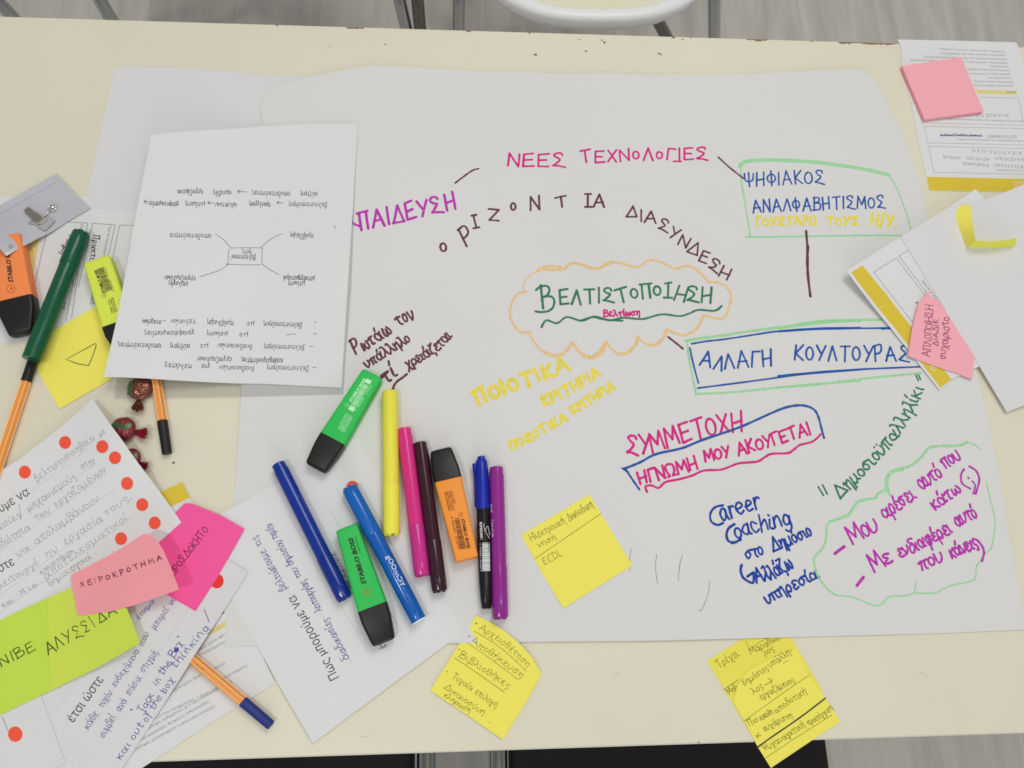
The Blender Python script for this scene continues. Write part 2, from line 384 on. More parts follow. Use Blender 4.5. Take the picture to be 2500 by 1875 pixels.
def write(surf, text, crop, pts, h, w, ink, gap=.22, jit=.035, name='handwriting', label=None, slant=0, into=None, rot=0):
    """handwriting fitted along a baseline given in photo pixels; h = capital height in those pixels"""
    w *= surf.ws; H0 = h * CR[crop][2]; H = max(.7 * H0, H0 - w * 1.7) * surf.hs
    q = pxs(crop, pts)
    q = catmull(q, 10) if len(q) > 2 else q
    seg = [math.dist(a, b) for a, b in zip(q, q[1:])]; L = sum(seg)
    adv = [(.45 if c == ' ' else GL[ACC.get(c, c)][0] + gap) if (c == ' ' or ACC.get(c, c) in GL) else .3 for c in text]
    tot = sum(adv) - gap; sx = L / tot
    I_ = into or Ink(surf)
    pos = 0
    for c, a in zip(text, adv):
        if c != ' ':
            d = pos * sx; k = 0
            while k < len(seg) - 1 and d > seg[k]: d -= seg[k]; k += 1
            t = d / seg[k]; o = (q[k][0] + (q[k + 1][0] - q[k][0]) * t, q[k][1] + (q[k + 1][1] - q[k][1]) * t)
            dx, dy = (q[k + 1][0] - q[k][0]) / seg[k], (q[k + 1][1] - q[k][1]) / seg[k]
            an = math.radians(rot + random.uniform(-3.5, 3.5)); ca, sa = math.cos(an), math.sin(an)
            dx, dy = dx * ca + dy * sa, -dx * sa + dy * ca
            up = (dy, -dx); sl = math.tan(math.radians(slant)); Hh = H * random.uniform(.95, 1.05)
            up = (up[0] + dx * sl, up[1] + dy * sl)
            gx = min(sx, Hh * 1.5)
            dj = random.uniform(-.03, .03) * H
            o = (o[0] + up[0] * dj, o[1] + up[1] * dj)
            glyph(I_, c, o, (dx * gx, dy * gx), (up[0] * Hh, up[1] * Hh), w, jit * (1.35 if c.islower() else 1))
        pos += a
    if into is None: return I_.done(name, ink, label)
_fc = {}
def glyph_mesh(text, bold):
    key = (text, bold)
    if key not in _fc:
        c = bpy.data.curves.new('t', 'FONT'); c.body = text; c.resolution_u = 2; c.offset = .022 if bold == 1 else (.045 if bold == 2 else 0)
        if bold == 2: c.shear = .15
        o = bpy.data.objects.new('t', c); COL.objects.link(o)
        dg = bpy.context.evaluated_depsgraph_get(); me = bpy.data.meshes.new_from_object(o.evaluated_get(dg))
        V = [tuple(v.co) for v in me.vertices]; F_ = [tuple(p.vertices) for p in me.polygons]
        bpy.data.objects.remove(o); bpy.data.curves.remove(c); bpy.data.meshes.remove(me); _fc[key] = (V, F_)
    return _fc[key]
def typed(surf, text, crop, p0, p1, h, ink, bold=0, name='printed_text', lift=.08, label=None, into=None):
    """printed text along p0-p1; h = capital height in photo pixels of that crop"""
    V, F_ = glyph_mesh(text.replace('π', 'п'), bold)
    a = px(crop, p0); b = px(crop, p1); H = h * CR[crop][2] / .72
    x0 = min(v[0] for v in V); x1 = max(v[0] for v in V)
    d = (b[0] - a[0], b[1] - a[1]); L = math.hypot(*d); d = (d[0] / L, d[1] / L); up = (d[1], -d[0]); s = L / (x1 - x0)
    I_ = into or Ink(surf); base = len(I_.V); hf = surf.hf; surf.n += 1; lf = lift + (surf.n % 60) * .001
    for v in V:
        u = (v[0] - x0) * s; p = (a[0] + d[0] * u + up[0] * v[1] * H, a[1] + d[1] * u + up[1] * v[1] * H)
        I_.V.append(tuple(hit(p, lambda x, y: hf(x, y) + lf)))
    I_.F += [tuple(i + base for i in f) for f in F_]
    if into is None: return I_.done(name, ink, label)
def dotted(surf, crop, p0, p1, ink='grey', step=7, w=.5, name='dotted_line'):
    I_ = Ink(surf); a = px(crop, p0); b = px(crop, p1); n = int(math.dist(a, b) / (step * CR[crop][2])); s = .55
    for i in range(n):
        x = a[0] + (b[0] - a[0]) * i / n; y = a[1] + (b[1] - a[1]) * i / n
        I_.poly([(x - s, y - s), (x - s, y + s), (x + s, y + s), (x + s, y - s)], .09)
    return I_.done(name, ink)
def ruled(surf, crop, pts, w=.35, ink='print', name='ruled_line'):
    I_ = Ink(surf)
    q = pxs(crop, pts)
    for a, b in zip(q, q[1:]): I_.ribbon(sub([a, b], 20), w, wv=0)
    return I_.done(name, ink)
def patch(surf, crop, pts, material, name, lift=.05):
    """flat printed area following the sheet"""
    q = pxs(crop, pts); hf = surf.hf
    s2 = sheet(name, q, lambda x, y: hf(x, y) + lift, material, step=10, th=.03, parent=surf.obj)
    return Surf(surf.obj, lambda x, y: hf(x, y) + lift + .02)
# ================================================================== the room: floor, table, chairs
Yt = bp((1416 * 1.1302, 77 * 1.1302))[1]; Yb = bp((1350, 1828))[1]
XL, XR = -.86, .98
def box(x0, x1, y0, y1, z0, z1):
    V = [(x, y, z) for z in (z0, z1) for y in (y0, y1) for x in (x0, x1)]
    return V, [(0, 2, 3, 1), (4, 5, 7, 6), (0, 1, 5, 4), (1, 3, 7, 5), (3, 2, 6, 7), (2, 0, 4, 6)]
def wood(name, rgb, seed):
    m = mat(name, rgb, .55, .35)
    nt = m.node_tree; b = nt.nodes['Principled BSDF']
    tc = nt.nodes.new('ShaderNodeTexCoord'); mp = nt.nodes.new('ShaderNodeMapping'); mp.inputs['Scale'].default_value = (14, 1.6, 1)
    oi = nt.nodes.new('ShaderNodeObjectInfo'); ad = nt.nodes.new('ShaderNodeVectorMath'); ad.operation = 'ADD'
    sc_ = nt.nodes.new('ShaderNodeVectorMath'); sc_.operation = 'SCALE'; sc_.inputs['Scale'].default_value = 9
    nt.links.new(oi.outputs['Location'], sc_.inputs[0])
    nt.links.new(tc.outputs['Object'], ad.inputs[0]); nt.links.new(sc_.outputs[0], ad.inputs[1])
    nt.links.new(ad.outputs[0], mp.inputs['Vector'])
    n1 = nt.nodes.new('ShaderNodeTexNoise'); n1.inputs['Scale'].default_value = 1.6; n1.inputs['Detail'].default_value = 6; n1.inputs['Distortion'].default_value = .6
    nt.links.new(mp.outputs[0], n1.inputs['Vector'])
    cr = nt.nodes.new('ShaderNodeValToRGB'); e = cr.color_ramp.elements
    k = lambda s: tuple(v * s for v in alb(rgb)[:3]) + (1,)
    e[0].position = .3; e[0].color = k(.84); e[1].position = .72; e[1].color = k(1.12)
    nt.links.new(n1.outputs['Fac'], cr.inputs[0])
    mr = nt.nodes.new('ShaderNodeMapRange'); mr.inputs[3].default_value = .95; mr.inputs[4].default_value = 1.05
    nt.links.new(oi.outputs['Random'], mr.inputs[0])
    vm = nt.nodes.new('ShaderNodeVectorMath'); vm.operation = 'SCALE'
    nt.links.new(cr.outputs[0], vm.inputs[0]); nt.links.new(mr.outputs[0], vm.inputs['Scale'])
    nt.links.new(vm.outputs[0], b.inputs['Base Color'])
    return m
FLOORM = wood('grey_wood_laminate', (188, 182, 172), 1)
JOINT = mat('dark_plank_joint', (176, 170, 160), .8)
V, F_ = box(-2.6, 2.6, -2.2, 2.8, -.05, -.002)
floor = link('floor', V, F_, JOINT); tag(floor, kind='structure')
PW, PL = .19, 1.25
V, F_ = box(-PW / 2 + .00015, PW / 2 - .00015, -PL / 2 + .00015, PL / 2 - .00015, -.0018, 0)
pm = bpy.data.meshes.new('plank'); pm.from_pydata(V, [], F_); pm.materials.append(FLOORM); pm.update()
for i in range(27):
    off = (i * .47) % PL
    for j in range(5):
        y = -2.2 + off + (j - .5) * PL + .3
        if y - PL / 2 < -2.2 or y + PL / 2 > 2.8: continue
        o = bpy.data.objects.new('plank', pm); COL.objects.link(o); o.parent = floor
        o.location = (-2.5 + i * PW - floor['_o'][0], y - floor['_o'][1], 0 - floor['_o'][2])

TABLE = mat('cream_laminate', (206, 200, 179), .42, .4, bump=.03, bscale=500, var=.02, vscale=7)
EDGE = mat('white_edge_band', (214, 212, 200), .5, .4)
CHROME = mat('chrome_tube', (150, 155, 160), .22, .5, metal=1, raw=(.55, .58, .62, 1))
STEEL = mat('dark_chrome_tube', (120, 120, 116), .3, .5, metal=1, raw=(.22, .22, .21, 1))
table = tag(empty('table', ((XL + XR) / 2, (Yt + Yb) / 2, 0)), 'long cream laminate table with chipped far edge, strewn with papers and pens', 'table')
# top with softly rounded upper edge
def rbox(x0, x1, y0, y1, z0, z1, r, n=3):
    V = []; F = []; rings = []
    for i in range(n + 1):
        a = math.pi / 2 * i / n; ins = r * (1 - math.cos(a)) ; z = z1 - r + r * math.sin(a); rings.append((ins, z))
    rings = [(0, z0)] + rings
    for ins, z in rings:
        V += [(x0 + ins, y0 + ins, z), (x1 - ins, y0 + ins, z), (x1 - ins, y1 - ins, z), (x0 + ins, y1 - ins, z)]
    F.append((3, 2, 1, 0)); m = len(rings)
    for k in range(m - 1):
        for j in range(4): a = 4 * k + j; b = 4 * k + (j + 1) % 4; F.append((a, b, b + 4, a + 4))
    F.append(tuple(4 * (m - 1) + j for j in range(4)))
    return V, F
V, F_ = rbox(XL + .0006, XR - .0006, Yb + .0006, Yt - .0006, TOP - .028, TOP, .0008)
link('tabletop', V, F_, TABLE, table)
# edge band: four strips set against the board
for (x0, x1, y0, y1) in ((XL, XR, Yb, Yb + .0005), (XL, XR, Yt - .0005, Yt), (XL, XL + .0005, Yb + .0007, Yt - .0007), (XR - .0005, XR, Yb + .0007, Yt - .0007)):
    V, F_ = box(x0, x1, y0, y1, TOP - .0275, TOP - .0012); link('edge_band', V, F_, EDGE, table)
def tube(P, r, n=14):
    V = []; F = []
    P = [Vector(p) for p in P]
    for i, p in enumerate(P):
        d = (P[min(i + 1, len(P) - 1)] - P[max(i - 1, 0)]).normalized()
        a = d.orthogonal().normalized() if i == 0 else (a - a.dot(d) * d).normalized()
        b = d.cross(a)
        rr = r[i] if isinstance(r, (list, tuple)) else r
        for k in range(n): t = 2 * math.pi * k / n; V.append(tuple(p + (a * math.cos(t) + b * math.sin(t)) * rr))
    for i in range(len(P) - 1):
        for k in range(n): q = (k + 1) % n; F.append((i * n + k, i * n + q, (i + 1) * n + q, (i + 1) * n + k))
    F.append(tuple(range(n - 1, -1, -1))); m = (len(P) - 1) * n; F.append(tuple(range(m, m + n)))
    return V, F
for x in (XL + .07, XR - .07):
    for y in (Yb + .07, Yt - .07):
        V, F_ = tube([(x, y, 0), (x, y, TOP - .029)], .022); link('leg', V, F_, CHROME, table, smooth=True, sharp=50)
# worn spots in the laminate
CHIP = mat('bare_brown_chipboard', (132, 106, 84), .9, .1, var=.2, vscale=900)
tsurf = Surf(table, const(0))
def chip(crop, p, w, h, name='worn_spot', n=11):
    I_ = Ink(tsurf); c = px(crop, p); s = CR[crop][2]; w *= s * .70; h *= s * .70
    q = [(c[0] + w * math.cos(t * 2 * math.pi / n) * random.uniform(.65, 1.15), c[1] + h * math.sin(t * 2 * math.pi / n) * random.uniform(.65, 1.15)) for t in range(n)]
    I_.poly(q[::-1], .035); I_.done(name, CHIP)
for p, w, h in [((15, 277), 7, 5), ((345, 267), 9, 7), ((383, 235), 4, 3), ((907, 288), 4, 5), ((1247, 327), 19, 11), ((1510, 238), 16, 4), ((1645, 240), 9, 10), ((1660, 255), 12, 11), ((1550, 307), 10, 10),
                ((1990, 322), 14, 9), ((2003, 330), 7, 7), ((2030, 305), 6, 3), ((2042, 284), 5, 3), ((1912, 245), 4, 3), ((2125, 238), 4, 9), ((2134, 236), 10, 4), ((2165, 282), 3, 3), ((820, 383), 4, 4)]:
    chip('B', p, w, h)
for p in [(1716, 1118, 4, 4), (1706, 1812, 3, 3), (424, 1130, 4, 4), (1910, 684, 2, 2)]: chip('Z', p[:2], p[2] * 1.3, p[3] * 1.3)
for x0, x1 in [(845, 890), (672, 680), (1136, 1152), (1290, 1296), (1820, 1878), (1978, 1985), (2046, 2100), (2100, 2190), (1640, 1650), (1685, 1690)]:
    I_ = Ink(tsurf); n = max(3, int((x1 - x0) / 5))
    def ye(x): 
        lo, hi = 0.0, 200.0
        for _ in range(30):
            m = (lo + hi) / 2
            if bp((x, m))[1] > Yt - .0009: lo = m
            else: hi = m
        return hi
    top_ = [(x0 + (x1 - x0) * i / n, ye(x0 + (x1 - x0) * i / n)) for i in range(n + 1)]
    bot = [(x + random.uniform(-1, 1), y + (random.uniform(1.5, 5.5) if 0 < i < n else .6)) for i, (x, y) in enumerate(top_)]
    for i in range(n): I_.poly([top_[i], bot[i], bot[i + 1], top_[i + 1]], .03)
    I_.done('worn_spot', CHIP)

for a, b in (((464, 1060), (474, 1056)), ((458, 1022), (461, 1019)), ((218, 200), (228, 204)), ((193, 369), (200, 366)), ((505, 1000), (507, 1003)), ((2240, 1640), (2262, 1652)), ((1500, 1650), (1512, 1640)), ((880, 1800), (905, 1796)), ((140, 260), (150, 250))):
    I_ = Ink(tsurf); I_.ribbon([a, ((a[0] + b[0]) / 2 + 1, (a[1] + b[1]) / 2 - 1), b], .24); I_.done('scuff_mark', 'pencil')
# ---------------------------------------------------------------- chairs
WHITEP = mat('white_plastic', (240, 248, 242), .35, .5)
CREAMP = mat('cream_seat_surface', (222, 216, 190), .45, .4)
BLACKP = mat('black_seat_cushion', (30, 27, 28), .7, .25, bump=.3, bscale=900)
def leg_line(p, q, zt=.43, r=.011):
    """tube whose upper end shows at photo point p (height zt) and which runs through q down to the floor"""
    A = bpz(p, zt); best = None
    for i in range(0, 60):
        s = i * .08; f = (q[0] + (q[0] - p[0]) * s, q[1] + (q[1] - p[1]) * s)
        B = bpz(f, 0.0); d = (B.xy - A.xy).length
        if best is None or d < best[0]: best = (d, B)
    return A, best[1]
def shell_chair(front, w, d, label, ang=0):
    """moulded white seat; `front` = its foremost point"""
    cz = .45; root = empty('chair', (front.x, front.y + d / 2, 0))
    tag(root, label, 'chair', 'white shell chairs beyond the far side of the table')
    def ring(sx, z, ex=2.6, n=48):
        out = []
        for k in range(n):
            t = 2 * math.pi * k / n; c, s = math.cos(t), math.sin(t)
            x = w / 2 * sx * math.copysign(abs(c) ** (2 / ex), c); y = d / 2 * sx * math.copysign(abs(s) ** (2 / ex), s)
            x, y = x * math.cos(ang) - y * math.sin(ang), x * math.sin(ang) + y * math.cos(ang)
            out.append((front.x + x, front.y + d / 2 + y, z))
        return out
    prof = [(.80, cz - .035), (.95, cz - .03), (1.0, cz - .012), (1.0, cz), (.985, cz + .006), (.93, cz + .008), (.885, cz + .002), (.87, cz - .006)]
    V = []; F = []; n = 48
    for s_, z in prof: V += ring(s_, z)
    for i in range(len(prof) - 1):
        for k in range(n): q = (k + 1) % n; F.append((i * n + k, i * n + q, (i + 1) * n + q, (i + 1) * n + k))
    F.append(tuple(range(n - 1, -1, -1)))
    shell_ = link('seat_shell', V, F, WHITEP, root, smooth=True, sharp=60)
    V = []; F = []; prof = [(.869, cz - .006), (.80, cz - .012), (.5, cz - .016), (.2, cz - .017)]
    for s_, z in prof: V += ring(s_, z)
    for i in range(len(prof) - 1):
        for k in range(n): q = (k + 1) % n; F.append((i * n + k, i * n + q, (i + 1) * n + q, (i + 1) * n + k))
    m = (len(prof) - 1) * n; F.append(tuple(range(m, m + n)))
    link('seat_pad', V, F, CREAMP, shell_, smooth=True, sharp=60)
    # back shell
    V = []; F = []; nu, nv = 17, 9
    for side in (0, 1):
        for j in range(nv):
            for i in range(nu):
                u = (i / (nu - 1) - .5) * 2; v = j / (nv - 1)
                x = u * w * .47 * (1 - .15 * v * v); y = d / 2 * (.80 + .25 * v) - .05 * u * u + side * .006; z = cz + .0 + .36 * v - .04 * u * u * v
                x, y = x * math.cos(ang) - y * math.sin(ang), x * math.sin(ang) + y * math.cos(ang)
                V.append((front.x + x, front.y + d / 2 + y, z))
    N = nu * nv
    for j in range(nv - 1):
        for i in range(nu - 1):
            a = j * nu + i; F.append((a, a + 1, a + nu + 1, a + nu)); F.append((a + N, a + nu + N, a + nu + 1 + N, a + 1 + N))
    for i in range(nu - 1): F.append((i, i + N, i + 1 + N, i + 1)); a = (nv - 1) * nu + i; F.append((a, a + 1, a + 1 + N, a + N))
    for j in range(nv - 1): a = j * nu; F.append((a, a + nu, a + nu + N, a + N)); a += nu - 1; F.append((a, a + N, a + nu + N, a + nu))
    link('backrest', V, F, WHITEP, root, smooth=True, sharp=50)
    return root
fr = bpz((1290 * 1.1302, 45 * 1.1302), .452)
ch1 = shell_chair(fr, .43, .42, 'white moulded chair with chrome legs beyond the middle of the far table edge', .04)
def fleg(root, a, b, m, bend=None, r=.011):
    A, B = leg_line((a[0] * 1.1302, a[1] * 1.1302), (b[0] * 1.1302, b[1] * 1.1302))
    c = Vector((root.location.x, root.location.y, A.z + .0)); inn = A + (c - A) * .35
    V, F_ = tube([inn, A + (c - A) * .06, A + (B - A) * .03, A + (B - A) * .1, B + Vector((0, 0, .0))], r)
    link('leg', V, F_, m, root, smooth=True, sharp=60)
fleg(ch1, (992, -30), (990, 70), CHROME); fleg(ch1, (1543, -34), (1543, 78), CHROME)
for p_, q_ in (((1395, -5), (1440, 80)),):
    A, B = leg_line((p_[0] * 1.1302, p_[1] * 1.1302), (q_[0] * 1.1302, q_[1] * 1.1302), .36)
    V, F_ = tube([(A.x - .03, A.y + .02, .43), A, A + (B - A) * .5, B], .0115); link('leg', V, F_, STEEL, ch1, smooth=True, sharp=60)
V, F_ = tube([(ch1.location.x - .12, fr.y + .33, .43), (ch1.location.x - .15, fr.y + .40, .36), (ch1.location.x - .2, fr.y + .50, 0)], .0115); link('leg', V, F_, STEEL, ch1, smooth=True, sharp=60)
fr2 = bpz((560 * 1.1302, -60), .452)
ch2 = shell_chair(fr2, .43, .42, 'white moulded chair at left, only its tube legs in view past the table edge', -.03)
for a, b, m in (((855, -35), (878, 62), CHROME), ((899, -30), (908, 65), STEEL), ((198, -30), (240, 42), CHROME), ((-30, -26), (27, 37), CHROME)):
    fleg(ch2, a, b, m)

def black_chair(x0, x1, tubes, label):
    z = .46; y1 = Yb + .16; y0 = Yb - .27
    root = tag(empty('chair', ((x0 + x1) / 2, (y0 + y1) / 2, 0)), label, 'chair', 'black chairs on the near side of the table')
    V, F_ = rbox(x0, x1, y0, y1, z - .04, z, .012); link('seat', V, F_, BLACKP, root, smooth=True, sharp=35)
    V, F_ = rbox(x0 + .02, x1 - .02, y0 - .075, y0 - .045, z + .12, z + .36, .012); link('backrest', V, F_, BLACKP, root, smooth=True, sharp=35)
    for x in tubes:
        V, F_ = tube([(x, y1 - .04, 0), (x, y1 - .02, z - .06), (x, y1 - .03, z - .02), (x, y1 - .06, z - .008), (x, y0 + .02, z - .008), (x, y0 - .03, z + .02), (x, y0 - .04, z + .1), (x, y0 - .045, z + .3)], .0115)
        link('side_tube', V, F_, CHROME, root, smooth=True, sharp=60)
        V, F_ = tube([(x, y0 + .04, z - .021), (x, y0 + .0, 0)], .0115); link('leg', V, F_, CHROME, root, smooth=True, sharp=60)
    return root
xa = bpz((290 * 1.1302, 1650 * 1.1302), .46).x; xb = bpz((893 * 1.1302, 1640 * 1.1302), .46).x; xt = bpz((921 * 1.1302, 1640 * 1.1302), .46).x
black_chair(xa, xb, (xt, xa - .016), 'black-seated chair with chrome tubes tucked under the near edge, at the left')
xa = bpz((1102 * 1.1302, 1640 * 1.1302), .46).x; xb = bpz((1795 * 1.1302, 1640 * 1.1302), .46).x; xt = bpz((1076 * 1.1302, 1640 * 1.1302), .46).x
black_chair(xa, xb, (xt,), 'wide black-seated chair under the near edge, behind the hanging yellow notes')

# ================================================================== sheets
def P(s): return [tuple(float(v) for v in q.split(',')) for q in s.split()]
PG = 'loose white sheets on the table'
# worksheet with boxes under everything on the left
ws = sheet('worksheet', P('-40,480 212,480 395,517 395,640 372,838 240,838 70,832 0,838 -60,840'), const(.25), PAPER2, label='printed worksheet with tall text boxes under the green marker', cat='worksheet')
bl = sheet('blank_sheet', P('281,163 400,164 520,171 651,183 760,190 760,530 336,516 262,512 205,505 212,480 248,310'), const(.42), PAPER, label='blank white sheet sticking out left of the flipchart sheet', cat='sheet of paper')
nA = sheet('sticky_note', pxs('Q', P('465,420 1110,15 1500,680 880,1110')), add(const(.3), curl(px('Q', (560, 560)), px('Q', (760, 1000)), px('Q', (400, 700)), .05)), STY2, label='yellow sticky note tucked under the lower edge of the flipchart sheet', cat='sticky note')
fh = add(const(.75), curl((760, 235), (2060, 215), (1400, 100), .09), curl((2180, 330), (2300, 700), (2400, 400), .03), wav(1.9, 5, 1.3), wav(.5, 17, 4.1), ridge((1240, 190), (1180, 1540), 9, .5), ridge((600, 880), (2380, 850), 9, .5))
flip = sheet('flipchart_sheet', P('642,300 635,264 645,235 665,212 692,203 760,186 830,172 900,160 1000,163 1100,170 1200,175 1400,180 1600,182 1850,181 2000,171 2080,168 2105,172 2125,183 2140,205 2160,240 2202,325 2247,447 2267,541 2392,935 2418,1050 2500,1507 2506,1537 2300,1546 1919,1556 1600,1564 1325,1567 548,1578 572,1212 590,942 612,600'),
    fh, PAPER3, step=14, label='large white flipchart sheet covered with a hand-drawn mind map in coloured marker', cat='flipchart sheet')
# clear sleeve
SLEEVE = mat('clear_plastic_sleeve', (190, 192, 188), .25, .5, alpha=.16, k=.6)
sl = sheet('plastic_sleeve', P('283,925 300,760 420,340 872,330 858,700 838,963 590,969 278,973'), plus(fh, .45), SLEEVE, th=.1, label='clear plastic sleeve showing past the lower edge of the mind-map page', cat='plastic sleeve')
# yellow post-it with triangle
tri = sheet('sticky_note', pxs('D', P('160,1235 420,1090 650,960 740,1090 755,1450 400,1655')), add(const(.6), curl(px('D', (330, 1480)), px('D', (700, 1290)), px('D', (600, 1600)), .04)), STY, label='yellow sticky note with a pen-drawn triangle below the yellow highlighter', cat='sticky note')
# A4 page with the black mind map, propped up on its left by the highlighter, candy and pen
_xl = bp((315, 650), 8)[0]; _xr = bp((640, 650), 8)[0]
def slope(x, y):
    t = min(1, max(0, (x - _xl) / (_xr - _xl))); t = 1 - t; return 16.3 * t * t * (3 - 2 * t)
page_h = add(plus(fh, .95), slope, curl((360, 420), (890, 400), (600, 200), .05))
page = sheet('handwritten_page', P('369,330 500,318 640,308 760,302 873,302 862,500 848,720 834,947 640,937 420,928 253,920 285,780 315,620 340,480'), page_h, PAPER2, label='white page with a small black mind map written upside down, propped up at the left', cat='page')
# printed list at lower left, overhanging the table edge
l7 = const(.95)
lst = sheet('printed_sheet', P('446,1176 560,1424 672,1668 500,1775 350,1873 230,1950 60,1560 140,1340'), l7, PAPER2, label='printed list with a gold corner band lying under the handwritten sheets at lower left', cat='printed sheet')
# HOW-MIGHT-WE sheets
hm = sheet('handwritten_sheet', P('455,1300 630,1204 871,1066 1003,1311 1078,1446 1131,1543 950,1676 764,1815 695,1697 568,1469'), mx(const(1.15), plus(fh, .25)), PAPER2, label='white sheet with large printed question and blue handwriting, under the blue and green pens', cat='sheet of paper')
pen3a, pen3b = (330, 1490), (470, 1612)
jack_h = add(const(1.9), ridge(pen3a, pen3b, 34, 7.6), curl((560, 1340), (250, 1830), (620, 1640), .10), curl((600, 1500), (480, 1300), (640, 1390), .06))
jack = sheet('handwritten_sheet', P('606,1397 555,1477 454,1634 378,1753 300,1875 240,1965 -60,1790 90,1480 250,1180 420,1280 574,1377'), jack_h, PAPER, label='white sheet with blue handwriting about thinking out of the box', cat='sheet of paper')
s10_h = add(plus(jack_h, .5), curl((80, 1690), (150, 1875), (200, 1760), .10))
s10 = sheet('handwritten_sheet', P('101,1701 128,1775 160,1863 100,1884 -40,1930 -60,1500 20,1480'), s10_h, PAPER, label='white sheet in the bottom left corner bearing one red dot', cat='sheet of paper')
hot_h = add(plus(mx(jack_h, const(1.4)), .4), curl(px('X', (700, 380)), px('X', (860, 640)), px('X', (900, 400)), .05))
hot = sheet('sticky_note', pxs('X', P('100,560 300,360 370,290 430,290 700,400 910,520 700,900 470,1262 220,1118 60,900')), hot_h, STH, label='hot pink sticky note between the dotted sheet and the blue-written sheet', cat='sticky note')
s9_h = add(plus(mx(hot_h, const(2)), .5), gbump((305, 1068), 44, 12.5), gbump((330, 1150), 26, 4), curl((230, 1130), (60, 1240), (80, 1050), .03))
s9 = sheet('handwritten_sheet', P('226,974 300,1077 380,1187 443,1275 387,1325 200,1500 40,1640 -80,1500 -80,1190 0,1150 45,1123 181,1016'), s9_h, PAPER2, label='white sheet with pencil handwriting and a row of red dots down its right side', cat='sheet of paper')
gr_h = plus(mx(s9_h, s10_h), .5)
gr1 = sheet('sticky_note', pxs('K', P('-250,640 0,520 180,430 367,348 500,640 600,900 390,1062 0,1250 -250,1380')), gr_h, STG, label='lime green sticky note, left one of the pair with pencil capitals', cat='sticky note', group='green sticky notes stuck together')
gr2 = sheet('sticky_note', pxs('K', P('367,345 550,268 700,300 980,430 1030,560 1083,692 740,890 390,1062 375,700')), plus(gr_h, .35), STG2, label='yellow-green sticky note, right one of the pair, partly under the salmon note', cat='sticky note', group='green sticky notes stuck together')
pk_h = add(plus(gr_h, .8), curl(px('K', (1180, 20)), px('K', (1330, 330)), px('K', (1500, 100)), .06))
pk = sheet('sticky_note', pxs('W', P('637,1305 900,1170 1100,1060 1280,940 1320,932 1400,975 1470,1080 1540,1240 1612,1435 1400,1510 1200,1580 1000,1630 700,1672 660,1480')), pk_h, STL, label='salmon pink sticky note with spaced pen capitals on the dotted sheet', cat='sticky note')

# centre and bottom stickies
ec = sheet('sticky_note', pxs('O', P('645,370 1040,135 1165,340 1290,545 890,795 760,580')), add(plus(fh, .3), curl(px('O', (760, 500)), px('O', (1180, 300)), px('O', (1000, 800)), .03)), STY, label='flat yellow sticky note with one ruled line, right of the violet pen', cat='sticky note')
li_h = add(const(1.6), curl(px('O', (350, 1100)), px('O', (600, 1330)), px('O', (700, 1000)), .14, 20))
li = sheet('sticky_note', pxs('O', P('385,835 470,875 550,925 640,1000 710,1080 765,1175 660,1360 540,1555 330,1410 120,1270 250,1060')), li_h, STY, label='curled yellow sticky note with a bulleted list below the purple marker', cat='sticky note')
nb_h = add(const(.8), curl(px('Q', (900, 420)), px('Q', (860, 1000)), px('Q', (640, 700)), .10, 12))
nb = sheet('sticky_note', pxs('Q', P('700,785 740,640 800,540 870,482 1060,390 1270,300 1385,545 1530,752 1665,965 1340,1180 1040,1382 920,1190 800,960')), nb_h, STY, label='yellow sticky note hanging over the near table edge, with a thick black line', cat='sticky note')

# right-hand side
r1_h = add(const(.35), curl((2200, 150), (2490, 160), (2350, 80), .04))
r1 = sheet('printed_form', pxs('R', P('165,65 700,75 1305,92 1335,150 1450,560 1560,900 1700,1535 1200,1537 470,1522 440,1390 360,1030 300,700 205,310 195,130')), r1_h, PAPER2, label='printed form with boxes and a gold band reaching over the far table edge', cat='printed form')
r3_h = add(const(1.6), plus(fh, 0), curl((2330, 720), (2140, 900), (2060, 660), .09, 20), curl((2380, 600), (2300, 850), (2100, 650), .02, 10))
r3 = sheet('printed_form', pxs('S', P('220,865 440,727 660,590 1035,360 1268,203 1659,640 1760,1300 1300,1640')) + [px('I', (1168, 1455)), px('I', (1090, 1530)), px('I', (775, 1127))], r3_h, PAPER2, label='lifted printed form with a gold band on the right of the flipchart sheet', cat='printed form')
r4_h = plus(r3_h, .5)
r4 = sheet('blank_sheet', pxs('S', P('660,590 850,474 1035,360 1190,320 1350,288 1500,232 1659,165 1900,60')) + [(2620, 700), (2600, 950), (2458, 1006)] + pxs('I', P('1345,1345 1075,900 960,710')), r4_h, PAPER, label='blank white sheet at the right edge under the folded yellow strip', cat='sheet of paper')
pa_h = add(plus(r3_h, 1.2), curl(px('I', (1080, 920)), px('I', (960, 1330)), px('I', (860, 1100)), .35, 14), curl(px('I', (960, 960)), px('I', (1150, 1010)), px('I', (1010, 860)), .18, 8))
pa = sheet('sticky_note', pxs('I', P('995,885 1003,866 1020,864 1030,873 1022,900 1050,905 1085,922 1160,1040 1240,1170 1325,1300 1318,1380 1310,1457 1200,1412 1110,1385 960,1330 875,1295 890,1190 905,1105 925,1020 945,950')), pa_h, STP, step=7, label='curled pink sticky note with three lines of pen writing on the gold-banded form', cat='sticky note')
